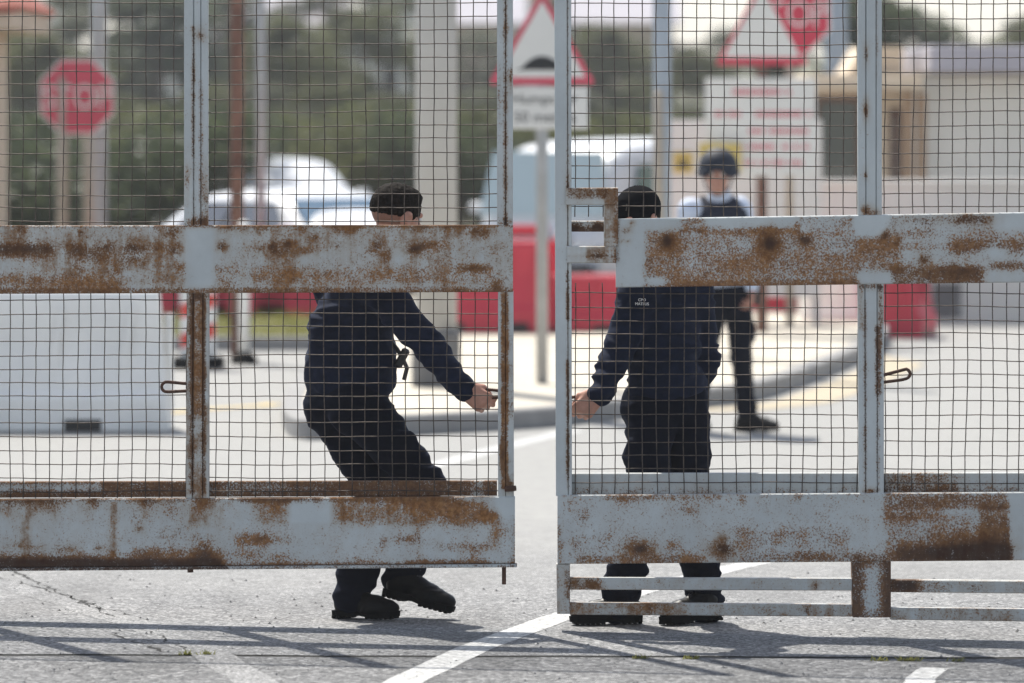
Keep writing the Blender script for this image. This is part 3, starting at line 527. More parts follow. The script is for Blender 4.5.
# ------------------------------------------------------------------ SDF modelling for people
class SDF:
    def __init__(s): s.p = []
    def ell(s, c, rad, rot=None, k=.03, op=1): s.p.append(('e', Vector(c), rad, rot, k, op)); return s
    def cone(s, a, ra, b_, rb, k=.03, op=1): s.p.append(('c', Vector(a), ra, Vector(b_), rb, k, op)); return s
    def mesh(s, name, h, m, parent, disp=None, sm=1):
        lo = np.full(3, 1e9); hi = -lo; bb = []
        for q in s.p:
            if q[0] == 'e': r = max(q[2]); a = np.array(q[1]) - r; b_ = np.array(q[1]) + r; k = q[4]; op = q[5]
            else: a = np.minimum(np.array(q[1]) - q[2], np.array(q[3]) - q[4]); b_ = np.maximum(np.array(q[1]) + q[2], np.array(q[3]) + q[4]); k = q[5]; op = q[6]
            bb.append((a - k - 3 * h, b_ + k + 3 * h))
            if op > 0: lo = np.minimum(lo, a); hi = np.maximum(hi, b_)
        lo -= 4 * h + .01; hi += 4 * h + .01; dim = np.ceil((hi - lo) / h).astype(int) + 1
        f = np.full(dim, 9.0, np.float32)
        for q, (a, b_) in zip(s.p, bb):
            i0 = np.clip(np.floor((a - lo) / h).astype(int), 0, dim); i1 = np.clip(np.ceil((b_ - lo) / h).astype(int) + 1, 0, dim)
            if (i1 <= i0).any(): continue
            ax = [(lo[d] + h * np.arange(i0[d], i1[d])).astype(np.float32) for d in range(3)]
            X, Y, Z = np.meshgrid(*ax, indexing='ij')
            if q[0] == 'e':
                X = X - q[1][0]; Y = Y - q[1][1]; Z = Z - q[1][2]; k, op = q[4], q[5]
                if q[3] is not None:
                    A = np.array(q[3], np.float32).T; X, Y, Z = (A[i][0] * X + A[i][1] * Y + A[i][2] * Z for i in range(3))
                r = q[2]; k0 = np.sqrt((X / r[0]) ** 2 + (Y / r[1]) ** 2 + (Z / r[2]) ** 2); k1 = np.sqrt((X / r[0] ** 2) ** 2 + (Y / r[1] ** 2) ** 2 + (Z / r[2] ** 2) ** 2)
                d = k0 * (k0 - 1) / np.maximum(k1, 1e-6)
            else:
                k, op = q[5], q[6]; pa = np.array(q[1]); ba = np.array(q[3]) - pa; L2 = max(ba @ ba, 1e-9)
                t = np.clip(((X - pa[0]) * ba[0] + (Y - pa[1]) * ba[1] + (Z - pa[2]) * ba[2]) / L2, 0, 1)
                d = np.sqrt((X - pa[0] - ba[0] * t) ** 2 + (Y - pa[1] - ba[1] * t) ** 2 + (Z - pa[2] - ba[2] * t) ** 2) - (q[2] + (q[4] - q[2]) * t)
            sl = tuple(slice(i0[i], i1[i]) for i in range(3)); g = f[sl]; kk = max(k, 1e-4)
            if op > 0:
                hh = np.clip(.5 + .5 * (d - g) / kk, 0, 1); f[sl] = d + (g - d) * hh - kk * hh * (1 - hh)
            else:
                hh = np.clip(.5 - .5 * (g + d) / kk, 0, 1); f[sl] = g + (-d - g) * hh + kk * hh * (1 - hh)
        sgn = f < 0; c = np.zeros(np.array(dim) - 1, np.int8); sh = [(i, j, k) for i in (0, 1) for j in (0, 1) for k in (0, 1)]
        D = [d - 1 for d in dim]
        for i, j, k in sh: c += sgn[i:i + D[0], j:j + D[1], k:k + D[2]]
        cells = np.argwhere((c > 0) & (c < 8)); idx = np.full(c.shape, -1, np.int64); idx[tuple(cells.T)] = np.arange(len(cells))
        acc = np.zeros((len(cells), 3)); cnt = np.zeros(len(cells))
        for a in sh:
            for d in range(3):
                if a[d]: continue
                b_ = list(a); b_[d] = 1
                fa = f[tuple((cells + a).T)]; fb = f[tuple((cells + b_).T)]; mk = (fa < 0) != (fb < 0)
                t = np.where(mk, fa / np.where(mk, fa - fb, 1), 0); p = np.array(a, float)[None] + np.zeros((len(cells), 3)); p[:, d] += t
                acc[mk] += p[mk]; cnt[mk] += 1
        V = lo + h * (cells + acc / cnt[:, None]); faces = []
        for d in range(3):
            e1, e2 = (d + 1) % 3, (d + 2) % 3
            A = [slice(None)] * 3; B = [slice(None)] * 3; A[d] = slice(0, -1); B[d] = slice(1, None)
            sa = sgn[tuple(A)]; E = np.argwhere(sa != sgn[tuple(B)]); E = E[(E[:, e1] > 0) & (E[:, e2] > 0) & (E[:, e1] < D[e1]) & (E[:, e2] < D[e2])]
            o1 = np.zeros(3, int); o1[e1] = 1; o2 = np.zeros(3, int); o2[e2] = 1
            q = np.stack([idx[tuple((E - o1 - o2).T)], idx[tuple((E - o2).T)], idx[tuple(E.T)], idx[tuple((E - o1).T)]], 1)
            ins = sa[tuple(E.T)]; q[~ins] = q[~ins][:, ::-1]; faces.append(q)
        Fq = np.concatenate(faces); Fq = Fq[(Fq >= 0).all(1)]
        for _ in range(sm):                                # a light smoothing pass
            a2 = np.zeros_like(V); n2 = np.zeros(len(V))
            for i in range(4):
                np.add.at(a2, Fq[:, i], V[Fq[:, (i + 1) % 4]]); np.add.at(n2, Fq[:, i], 1); np.add.at(a2, Fq[:, i], V[Fq[:, i - 1]]); np.add.at(n2, Fq[:, i], 1)
            V = .5 * V + .5 * a2 / np.maximum(n2, 1)[:, None]
        if disp:
            nr = np.zeros_like(V); fn = np.cross(V[Fq[:, 2]] - V[Fq[:, 0]], V[Fq[:, 3]] - V[Fq[:, 1]])
            for i in range(4): np.add.at(nr, Fq[:, i], fn)
            nr /= np.maximum(np.linalg.norm(nr, axis=1), 1e-9)[:, None]
            V = V + nr * np.array([disp(Vector(p)) for p in V])[:, None]
        return mesh(name, V, Fq.tolist(), m, parent, True)

def folds(amp, s=(9, 9, 22), seed=0):
    def f(p):
        q = Vector((p.x * s[0], p.y * s[1], p.z * s[2])) + Vector((seed, seed * 2, 0))
        wv = mnoise.noise_vector(q * .5) * .8; a = mnoise.noise(q + wv); b_ = mnoise.noise(q * 2.1 + wv * 2)
        return amp * ((1 - abs(a) * 2.2) * .7 + b_ * .5)
    return f
def frame(fwd, up):
    u = Vector(up).normalized(); f = (Vector(fwd) - u * Vector(fwd).dot(u)).normalized(); r = f.cross(u)
    return Matrix((r, f, u)).transposed()                  # columns: right, forward, up
def head_prims(s, c, Fm, hs=1.0):
    L = lambda x, y, z: c + Fm @ (Vector((x, y, z)) * hs)
    s.ell(L(0, -.015, .03), (.075 * hs, .094 * hs, .087 * hs), Fm, .02).ell(L(0, .028, -.03), (.060 * hs, .062 * hs, .085 * hs), Fm, .025).ell(L(0, .045, -.082), (.040 * hs, .042 * hs, .034 * hs), Fm, .025)
    s.cone(L(-.034, .080, .024), .010 * hs, L(.034, .080, .024), .010 * hs, .015)
    for i in (-1, 1):
        s.ell(L(i * .034, .05, -.028), (.026 * hs, .03 * hs, .024 * hs), Fm, .02)
        s.ell(L(i * .031, .099, .007), (.017 * hs, .016 * hs, .011 * hs), Fm, .012, -1)
        s.ell(L(i * .083, -.010, -.004), (.013 * hs, .023 * hs, .034 * hs), Fm @ Matrix.Rotation(R(-14), 3, 'X') @ Matrix.Rotation(R(i * -24), 3, 'Z'), .006)
        s.ell(L(i * .096, .002, .0), (.007 * hs, .012 * hs, .020 * hs), Fm, .006, -1)
        s.ell(L(i * .012, .098, -.029), (.009 * hs, .010 * hs, .008 * hs), Fm, .008)
    s.cone(L(0, .088, .012), .008 * hs, L(0, .108, -.026), .011 * hs, .010)
    s.cone(L(-.018, .086, -.054), .007 * hs, L(.018, .086, -.054), .007 * hs, .006).cone(L(-.015, .086, -.066), .007 * hs, L(.015, .086, -.066), .007 * hs, .006)
    return L
def hand_prims(s, wrist, D, Nn, side, curl=(65, 80, 45), sc=1.0, thumb_in=.6):
    """palm of four metacarpals, four jointed fingers of unequal length, a thumb from the side of the palm"""
    D = Vector(D).normalized(); Nn = (Vector(Nn) - D * D.dot(Vector(Nn))).normalized(); Sx = D.cross(Nn) * side   # Sx points to the thumb side
    s.cone(wrist - D * .03, .026 * sc, wrist + D * .02, .027 * sc, .02)
    fl = [(.030, .044, .027, .021), (.010, .049, .031, .023), (-.010, .045, .029, .022), (-.029, .035, .022, .019)]
    for i, (o, l1, l2, l3) in enumerate(fl):
        k0 = wrist + D * .015 + Sx * o * .55 * sc; kn = wrist + D * (.094 - abs(i - 1) * .006) * sc + Sx * o * sc - Nn * (.004 if i in (1, 2) else 0)
        s.cone(k0, .016 * sc, kn, .0125 * sc, .012)
        p = kn; a = 0; rr = (.0105, .0095, .0085, .0078)
        for j, l in enumerate((l1, l2, l3)):
            a += R(curl[j] + (i - 1.5) * 4); d = D * math.cos(a) + Nn * math.sin(a); q = p + d * l * sc
            s.cone(p, rr[j] * sc, q, rr[j + 1] * sc, .004); p = q
    t0 = wrist + D * .022 * sc + Sx * .022 * sc; t1 = wrist + D * .058 * sc + Sx * .042 * sc + Nn * .022 * sc
    d2 = (D * .75 - Sx * .35 * thumb_in + Nn * .5 * thumb_in).normalized(); t2 = t1 + d2 * .034 * sc; d3 = (D * .4 - Sx * .8 * thumb_in + Nn * .35 * thumb_in).normalized(); t3 = t2 + d3 * .026 * sc
    s.cone(t0, .017 * sc, t1, .0135 * sc, .014).cone(t1, .0125 * sc, t2, .011 * sc, .005).cone(t2, .0105 * sc, t3, .0085 * sc, .005)

def boot(parent, heel, fwd, up=(0, 0, 1), sc=1.0, shoe=False):
    """heel: point under the ankle on the sole plane"""
    Fm = frame(fwd, up); h = Vector(heel); L = lambda x, y, z: h + Fm @ (Vector((x, y, z)) * sc)
    s = SDF()
    s.ell(L(0, -.025, .06), (.043 * sc, .055 * sc, .05 * sc), Fm, .02).cone(L(0, .0, .085), .046 * sc, L(0, .11, .058), .036 * sc, .03)
    s.ell(L(0, .145, .045), (.047 * sc, .074 * sc, .036 * sc), Fm, .03).ell(L(.006, .10, .042), (.045 * sc, .06 * sc, .035 * sc), Fm, .03)
    if not shoe: s.cone(L(0, -.012, .09), .046 * sc, L(0, -.012, .135), .045 * sc, .02)
    s.cone(L(-.04, .1, -.02), .03 * sc, L(.04, .1, -.02), .03 * sc, .004, -1)
    o = s.mesh('shoe' if shoe else 'boot', .0055, M['boot'], parent, folds(.0034, (18, 18, 30), sc * 3))
    out = [(-.024, -.083), (.024, -.083), (.040, -.055), (.037, .0), (.034, .05), (.047, .10), (.050, .15), (.040, .195), (.015, .221), (-.012, .221), (-.038, .195), (-.047, .15), (-.045, .10), (-.034, .05), (-.037, .0), (-.040, -.055)]
    mb = MB(); n = len(out); z0, z1 = .006, .033
    heelh = lambda y: 0.0 if y < .01 else (.004 if y > .16 else 0)
    mb.add([L(x * .97, y * .985, .012 if .02 < y < .07 else z0 + heelh(y)) for x, y in out] + [L(x, y, z1) for x, y in out], [tuple(range(n - 1, -1, -1)), tuple(range(n, 2 * n))] + [(i, (i + 1) % n, n + (i + 1) % n, n + i) for i in range(n)])
    for y in ([-.07, -.048, -.026, -.004] + [.085, .107, .129, .151, .173, .195] if not shoe else [-.07, -.05, -.03, -.01]):
        for x in (-1, 1): mb.box(L(x * .025, y, .006), (.032 * sc, .013 * sc, .013 * sc), Fm, .002)
    mb.build('sole', M['sole'], o)
    if not shoe:
        lb = MB()
        for i in range(3):
            z, y = (.080 + .026 * i, .064 - .014 * i)
            lb.tube([L(-.026, y - .008, z - .004), L(-.01, y + .010, z), L(.012, y + .012, z + .006), L(.026, y - .006, z + .010)], .0028 * sc, 6)
        lb.build('lace', M['black_plastic'], o)
    return o

def eyes(parent, L, hs=1.0):
    for i in (-1, 1):
        o = SDF().ell(L(i * .031, .0765, .007), (.0125 * hs,) * 3, None, .001).mesh('eye', .003, M['eye'], parent)

def text_mesh(name, body, size, m, parent, origin, Rm, depth=.002, align='CENTER', sx=1.0):
    cu = bpy.data.curves.new(name, 'FONT'); cu.body = body; cu.size = size; cu.extrude = depth; cu.align_x = align; cu.align_y = 'CENTER'
    t = bpy.data.objects.new(name, cu); COL.objects.link(t); bpy.context.view_layer.update()
    dg = bpy.context.evaluated_depsgraph_get(); me = bpy.data.meshes.new_from_object(t.evaluated_get(dg)); bpy.data.objects.remove(t); bpy.data.curves.remove(cu)
    A = np.array(Rm); vv = [np.array(origin) + A @ np.array((v_.co.x * sx, v_.co.y, v_.co.z)) for v_ in me.vertices]
    ff = [tuple(p.vertices) for p in me.polygons]; bpy.data.meshes.remove(me)
    return mesh(name, vv, ff, m, parent)
FACE = Matrix(((1, 0, 0), (0, 0, -1), (0, 1, 0)))          # text plane facing the camera side (-Y)

def limb_body(s, J):                                       # the slim body under the clothes
    up = (J['neck'] - J['pelvis']).normalized()
    Tm = frame(up.cross(J['shR'] - J['shL']), up)
    s.ell(J['pelvis'].lerp(J['neck'], .66), (.16, .10, .19), Tm, .04).ell(J['pelvis'].lerp(J['neck'], .25), (.14, .10, .18), Tm, .04).ell(J['pelvis'], (.15, .11, .11), Tm, .04)
    s.cone(J['shL'], .05, J['shR'], .05, .04)
    for a in 'LR':
        s.cone(J['sh' + a], .05, J['el' + a], .038, .02).cone(J['el' + a], .038, J['wr' + a], .027, .015)
        s.cone(J['hip' + a], .075, J['kn' + a], .05, .03).cone(J['kn' + a], .05, J['an' + a], .036, .02)
    return Tm
def jacket_prims(J, Tm, bulk=1.0, hem=.10):
    s = SDF(); P, Nk = J['pelvis'], J['neck']; b_ = bulk
    s.ell(P.lerp(Nk, .70), (.185 * b_, .125 * b_, .19), Tm, .04).ell(P.lerp(Nk, .38), (.165 * b_, .128 * b_, .19), Tm, .05).ell(P.lerp(Nk, hem), (.172 * b_, .138 * b_, .115), Tm, .04)
    s.cone(J['shL'], .072, J['shR'], .072, .04).cone(P.lerp(Nk, .93), .075, Nk + (J['head'] - Nk) * .15, .066, .03)
    for a in 'LR':
        s.cone(J['sh' + a], .076, J['el' + a], .058, .03).cone(J['el' + a], .060, J['wr' + a], .043, .02)
        s.ell(J['wr' + a].lerp(J['el' + a], .06), (.041,) * 3, None, .01)
    return s
def trouser_prims(J, Tm, hemdrop=.05, w_=1.05):
    s = SDF(); P = J['pelvis']
    s.ell(P - Tm.col[2] * .01, (.165 * w_, .128 * w_, .12), Tm, .04)
    for a in 'LR':
        sg = -1 if a == 'L' else 1
        s.ell(J['hip' + a] - Tm.col[1] * .045 - Tm.col[2] * .0, (.088, .09, .10), Tm, .04)
        d = (J['an' + a] - J['kn' + a]).normalized()
        s.cone(J['hip' + a], .098 * w_, J['kn' + a], .070 * w_, .03).cone(J['kn' + a], .070 * w_, J['an' + a].lerp(J['kn' + a], .25), .064 * w_, .03).cone(J['an' + a].lerp(J['kn' + a], .24), .074 * w_, J['an' + a] + d * hemdrop, .066 * w_, .02)
        s.ell(J['hip' + a].lerp(J['kn' + a], .55) + Tm.col[0] * sg * .07, (.03, .065, .085), Tm, .02)
    return s

# ---- the man on the left, seen from behind, pushing the left leaf
Y0 = 23.25
p = lambda x, y, d=0.0: W(x, y, Y0 + d)
man = thing('person', 'bareheaded man in navy jacket and trousers leaning right to grip the left gate leaf', 'person', (p(365, 619).x, Y0, 0))
J = dict(head=p(397, 217, -.02), neck=p(368, 264, 0), pelvis=p(350, 398, .03), shR=p(379, 290, -.17), shL=p(333, 287, .17), elR=p(428, 346, -.30), wrR=p(463, 389, -.455),
         elL=p(352, 352, .30), wrL=p(372, 362, .24), hipR=p(362, 408, -.06), hipL=p(336, 408, .10), knR=p(423, 482, -.10), knL=p(376, 492, .02), anR=p(402, 577, .0), anL=p(353, 592, -.05))
bd = SDF(); Tm = limb_body(bd, J)
hf = Vector((.83, .56, -.08)); Hm = frame(hf, Vector((.22, .05, 1))); bd.cone(J['neck'] - Vector((0, 0, .02)), .062, J['head'] - Hm.col[2] * .06 - Hm.col[1] * .02, .056, .03)
HL = head_prims(bd, J['head'], Hm, 1.10)
hd = Vector((.80, -.04, -.52)); hand_prims(bd, J['wrR'], hd, Vector((.15, .9, -.1)), 1, (60, 85, 50), 1.12)
hand_prims(bd, J['wrL'], Vector((-.2, -.3, .9)), Vector((-.9, -.2, 0)), -1, (30, 40, 25))
bd.mesh('body', .0055, M['skin'], man)
eyes(man, HL, 1.10)
hr = SDF().ell(HL(0, -.016, .034), (.088, .110, .0995), Hm, .01).ell(HL(0, .03, .083), (.066, .052, .036), Hm, .02)
hr.ell(HL(0, -.02, -.104), (.26, .26, .122), Hm, .006, -1).ell(HL(0, .150, -.0), (.09, .07, .06), Hm, .01, -1)
hr.mesh('hair', .0045, M['hair'], man, folds(.004, (60, 60, 45), 4))
fd = SDF().ell(HL(0, -.0155, .0305), (.0845, .1055, .0975), Hm, .004).ell(HL(0, -.02, -.146), (.26, .26, .122), Hm, .004, -1).ell(HL(0, .12, -.02), (.09, .085, .1), Hm, .004, -1)
for i in (-1, 1): fd.ell(HL(i * .086, -.006, -.012), (.024, .030, .042), Hm, .004, -1)
fd.mesh('shaved_sides', .005, M['stubble'], man)
jk = jacket_prims(J, Tm, 1.04, .12); jk.ell(J['pelvis'] + Vector((-.055, .03, .10)), (.13, .13, .15), None, .05).ell(p(341, 335, .04), (.135, .13, .16), None, .05).ell(p(372, 372, -.02), (.09, .11, .14), None, .05)
jko = jk.mesh('jacket', .0075, M['cloth_navy'], man, folds(.015, (6, 6, 14), 3))
trouser_prims(J, Tm, .02, 1.08).mesh('trousers', .0075, M['cloth_trouser'], man, folds(.015, (6, 6, 13), 8))
a = W(333, 616, Y0 + .08); boot(man, (W(352, 0, Y0 - .06).x, Y0 - .06, .004), (1, -.45, 0), (-.02, 0, 1), .97)
boot(man, W(402, 601, Y0 - .04), (1, -.30, -.24), (.24, 0, 1), 1.02)
rd = MB().box(p(402, 358, -.08), (.034, .035, .085), Matrix.Rotation(R(28), 3, 'Y'), .008).tube([p(390, 340, -.05), p(397, 349, -.07), p(402, 357, -.08), p(407, 368, -.08), p(404, 380, -.08)], .009, 8)
rd.build('radio_microphone', M['black_plastic'], man)
# ---- the man on the right, cap, facing left
Y0 = 22.92
man2 = thing('person', 'man in black cap and navy jacket bending left to hold the right gate leaf', 'person', (p(670, 627).x, Y0, 0))
J = dict(head=p(637, 220, -.06), neck=p(655, 266, .0), pelvis=p(668, 397, .05), shR=p(640, 296, -.10), shL=p(693, 292, .10), elR=p(618, 352, -.13), wrR=p(600, 393, -.22),
         elL=p(704, 358, .16), wrL=p(690, 402, .22), hipR=p(652, 408, .0), hipL=p(684, 408, .08), knR=p(646, 498, -.09), knL=p(689, 500, .08), anR=p(621, 592, .02), anL=p(704, 592, .12))
bd = SDF(); Tm = limb_body(bd, J)
hf = Vector((-.62, -.72, -.35)); Hm = frame(hf, Vector((-.12, -.16, 1))); bd.cone(J['neck'] - Vector((0, 0, .02)), .062, J['head'] - Hm.col[2] * .06 - Hm.col[1] * .02, .056, .03)
HL = head_prims(bd, J['head'], Hm, 1.0)
hand_prims(bd, J['wrR'], Vector((-.66, -.05, -.66)), Vector((-.15, .9, -.1)), -1, (60, 85, 50), 1.12)
hand_prims(bd, J['wrL'], Vector((-.3, -.1, -.9)), Vector((-.8, 0, .3)), 1, (30, 40, 25))
bd.mesh('body', .0055, M['skin'], man2); eyes(man2, HL)
cp = SDF().ell(HL(0, -.012, .046), (.086, .106, .090), Hm, .01).ell(HL(0, -.012, -.085), (.2, .2, .105), Hm, .006, -1)
cpo = cp.mesh('cap', .005, M['cap'], man2, folds(.002, (20, 20, 20), 2))
bv, bf = [], []
for i in range(13):
    t = -1 + 2 * i / 12; x = .078 * math.sin(t * 1.35); y0_ = .084 * math.cos(t * 1.35) - .005; ln = .075 * math.cos(t * 1.45) ** .7; dz = -.012 * t * t
    bv += [HL(x, y0_, .030 + dz), HL(x * .93, y0_ + ln, .018 + dz * 2.2), HL(x, y0_, .026 + dz), HL(x * .93, y0_ + ln, .0145 + dz * 2.2)]
for i in range(12):
    k = i * 4; bf += [(k, k + 4, k + 5, k + 1), (k + 2, k + 3, k + 7, k + 6), (k + 1, k + 5, k + 7, k + 3)]
mesh('brim', bv, bf, M['cap'], cpo, True)
MB().box(HL(0, .083, .070), (.055, .006, .03), Hm @ Matrix.Rotation(R(18), 3, 'X'), .002).build('cap_patch', M['cap_patch'], cpo)
MB().lathe(HL(0, -.012, .134), [(.001, .006), (.007, .004), (.009, 0)], 10, rot=Hm).build('cap_button', M['cap'], cpo)
hb = SDF().ell(HL(0, -.017, .02), (.079, .099, .09), Hm, .01).ell(HL(0, .08, -.01), (.12, .08, .14), Hm, .01, -1).ell(HL(0, -.02, -.12), (.2, .2, .1), Hm, .01, -1)
hb.mesh('hair', .006, M['hair'], man2)
jk = jacket_prims(J, Tm, 1.0, .10)
jko = jk.mesh('jacket', .0075, M['cloth_navy'], man2, folds(.015, (6, 6, 14), 13))
tp = p(642, 302, -.225)
Rt = Matrix.Rotation(R(-22), 3, 'Z') @ FACE
text_mesh('name_lettering', 'CPO\nMATEUS', .016, M['white_thread'], jko, tp, Rt, .0008)
trouser_prims(J, Tm, .06, 1.02).mesh('trousers', .0075, M['cloth_trouser'], man2, folds(.015, (6, 6, 13), 18))
boot(man2, (W(622, 0, Y0 + .02).x, Y0 + .02, .004), (-1, -.22, 0), (0, 0, 1), .98)
boot(man2, (W(703, 0, Y0 + .08).x, Y0 + .08, .008), (-1, -.75, -.02), (-.03, 0, 1), .98)
# ---- the guard walking behind
Y0 = 36.7
gd = thing('person', 'guard in navy helmet, navy vest and pale shirt walking behind the gate', 'person', (p(730, 432).x, Y0, 0))
J = dict(head=p(718, 175, -.05), neck=p(720, 198, 0), pelvis=p(728, 290, .02), shR=p(690, 211, .0), shL=p(739, 209, .04), elR=p(681, 250, .05), wrR=p(690, 285, -.12),
         elL=p(753, 250, .06), wrL=p(752, 287, -.06), hipR=p(716, 298, 0), hipL=p(738, 298, .02), knR=p(705, 358, -.12), knL=p(741, 358, -.06), anR=p(694, 421, .10), anL=p(748, 420, .02))
bd = SDF(); Tm = limb_body(bd, J)
hf = Vector((-.10, -1, -.12)); Hm = frame(hf, Vector((0, -.05, 1))) ; bd.cone(J['neck'] - Vector((0, 0, .02)), .062, J['head'] - Hm.col[2] * .06 - Hm.col[1] * .02, .056, .03)
HL = head_prims(bd, J['head'], Hm, 1.08)
hand_prims(bd, J['wrL'], Vector((0, -.25, -.95)), Vector((-.9, -.1, 0)), 1, (35, 50, 30)); hand_prims(bd, J['wrR'], Vector((.3, -.25, -.85)), Vector((.8, -.1, 0)), -1, (35, 50, 30))
bd.mesh('body', .0075, M['skin'], gd); eyes(gd, HL, 1.08)
he = SDF().ell(HL(0, -.012, .045), (.128, .146, .130), Hm, .01).ell(HL(0, -.008, .005), (.138, .155, .055), Hm, .025)
he.ell(HL(0, -.012, -.10), (.25, .25, .118), Hm, .01, -1).ell(HL(0, -.012, .02), (.09, .11, .09), Hm, .004, -1).ell(HL(0, .14, -.03), (.09, .09, .075), Hm, .01, -1)
heo = he.mesh('helmet', .006, M['helmet'], gd)
MB().tube([HL(-.088, 0, .0), HL(-.072, .03, -.07), HL(-.02, .055, -.117), HL(.02, .055, -.117), HL(.072, .03, -.07), HL(.088, 0, .0)], .006, 6).build('chin_strap', M['black_plastic'], heo, True)
jacket_prims(J, Tm, .93, .15).mesh('shirt', .009, M['shirt'], gd, folds(.006, (8, 8, 17), 23))
vt = SDF().ell(J['pelvis'].lerp(J['neck'], .68), (.19, .145, .21), Tm, .03).ell(J['pelvis'].lerp(J['neck'], .36), (.172, .14, .17), Tm, .04)
for a in 'LR':
    vt.cone(J['neck'].lerp(J['sh' + a], .5) + Vector((0, 0, .0)), .055, J['pelvis'].lerp(J['neck'], .7), .06, .03); vt.ell(J['sh' + a] + (J['sh' + a] - J['neck']).normalized() * .09, (.075, .09, .12), Tm, .02, -1)
vt.cone(J['neck'] - Vector((0, 0, .03)), .07, J['head'], .08, .02, -1)
vto = vt.mesh('vest', .009, M['vest'], gd, folds(.005, (8, 8, 17), 33))
pk = MB()
for i, dx in enumerate((-.10, -.02, .07)): pk.box(J['pelvis'].lerp(J['neck'], .40) + Tm @ Vector((dx, .15, 0)), (.075, .04, .11), Tm, .008)
pk.build('pouch', M['vest'], vto)
trouser_prims(J, Tm, .03, .92).mesh('trousers', .009, M['cloth_trouser'], gd, folds(.006, (8, 8, 17), 43))
MB().box(J['hipL'] + Vector((.115, -.06, .03)), (.05, .07, .14), None, .012).build('holster', M['black_plastic'], gd)
boot(gd, (W(747, 0, Y0).x, Y0 - .01, .004), (1, -.45, 0), (0, 0, 1), 1.0, True); boot(gd, (W(694, 0, Y0).x, Y0 + .08, .004), (.4, -1, 0), (0, 0, 1), 1.0, True)

# ------------------------------------------------------------------ signs
def pole(name, label, cat, x, Y, r, h, m, cap=True, base=None, z0=0.0):
    t = thing(name, label, cat, (x, Y, z0)); mb = MB().lathe((x, Y, z0), [(r, 0), (r, h * .5), (r * .97, h)] + ([(r * .6, h + .02)] if cap else []), 20); mb.build('shaft', m, t, True)
    if base: MB().box((x, Y, z0 + base[1] / 2), (base[0], base[0], base[1]), None, .02).build('base', M['concrete'], t)
    return t
def poly(c, pts, Y, d=.004):
    return [Vector((c[0] + a, Y, c[1] + b_)) for a, b_ in pts]
def tri(w_, h_, rd, n=5):                                  # rounded triangle, base at the bottom, centred on the base
    P = [(-w_ / 2, 0), (w_ / 2, 0), (0, h_)]; out = []
    for i in range(3):
        a, b_, c = (np.array(P[i - 1], float), np.array(P[i], float), np.array(P[(i + 1) % 3], float))
        u = (a - b_) / np.linalg.norm(a - b_); v_ = (c - b_) / np.linalg.norm(c - b_)
        for k in range(n + 1):
            t = k / n; q = (1 - t) ** 2 * (b_ + u * rd) + 2 * t * (1 - t) * b_ + t * t * (b_ + v_ * rd); out.append(tuple(q))
    return out
def stop_sign(label, x, z, Y, rad, posts, red, yaw=0, wht=None):
    t = thing('stop_sign', label, 'sign', (x, Y, 0)); Ry = Matrix.Rotation(yaw, 3, 'Z'); c = Vector((x, Y, z))
    oc = lambda r: [c + Ry @ Vector((r * math.cos(R(22.5 + 45 * i)), 0, r * math.sin(R(22.5 + 45 * i)))) for i in range(8)]
    b = MB().prism(oc(rad), Ry @ Vector((0, .012, 0))).build('border', M['sign_white'], t)
    MB().prism([q + Ry @ Vector((0, -.003, 0)) for q in oc(rad * .94)], Ry @ Vector((0, .003, 0))).build('plate', red, t)
    text_mesh('lettering', 'STOP', rad * .82, wht or M['sign_white'], t, c + Ry @ Vector((0, -.006, -.01)), Ry @ FACE, .002, sx=.86)
    for px_, r, hh in posts: MB().lathe((px_, Y + .06, 0), [(r, 0), (r, hh), (r * .6, hh + .015)], 14).build('post', M['post_beige'], t, True)
    return t
Y = 56.0; q = W(77, 97, Y)
stop_sign('faded red octagonal stop sign on two beige posts at the far left', q.x, q.z, Y, .41, [(W(62, 0, Y).x, .055, q.z + .2), (W(88, 0, Y).x, .055, q.z + .2)], M['sign_red'], R(-8))
Y = 51.2; q = W(790, 14, Y)
stop_sign('deep red stop sign partly hidden behind the white warning triangle', q.x, q.z, Y, .40, [(q.x, .035, q.z + .2)], M['sign_red_deep'])
# hump warning
Y = 40.6; x = W(542, 0, Y).x; px = F / Y
t = thing('warning_sign', 'road hump warning triangle with a white distance plate on a grey post', 'sign', (x, Y, 0))
z0 = W(0, 85, Y).z
MB().prism([Vector((x + a, Y, z0 + b_)) for a, b_ in tri(.78, .68, .05)], (0, .012, 0)).build('triangle', M['sign_red'], t)
MB().prism([Vector((x + a * .80, Y - .003, z0 + .055 + b_ * .80)) for a, b_ in tri(.78, .68, .02)], (0, .003, 0)).build('panel', M['sign_white'], t)
hp = [(-.19, 0)] + [(-.145 + .29 * i / 16, .014 + .085 * math.sin(math.pi * i / 16) ** .8) for i in range(17)] + [(.19, 0)]
MB().prism([Vector((x + a, Y - .006, W(0, 70, Y).z + b_)) for a, b_ in hp], (0, .003, 0)).build('pictogram', M['sign_black'], t)
pz = W(0, 108, Y).z
MB().box((x + .02, Y, pz), (.62, .012, .30), None, .004).build('plate', M['sign_white'], t)
text_mesh('lettering', 'Humps for', .108, M['sign_black'], t, (x + .02, Y - .008, pz + .062), FACE, .001, sx=1.0)
text_mesh('lettering', '50 metres', .108, M['sign_black'], t, (x + .02, Y - .008, pz - .068), FACE, .001, sx=1.0)
MB().lathe((x, Y + .055, .1), [(.042, 0), (.042, pz + .5), (.03, pz + .52)], 16).build('post', M['post_grey'], t, True)
for zz in (pz, z0 + .12): MB().box((x, Y + .03, zz), (.16, .035, .03)).build('bracket', M['post_grey'], t)
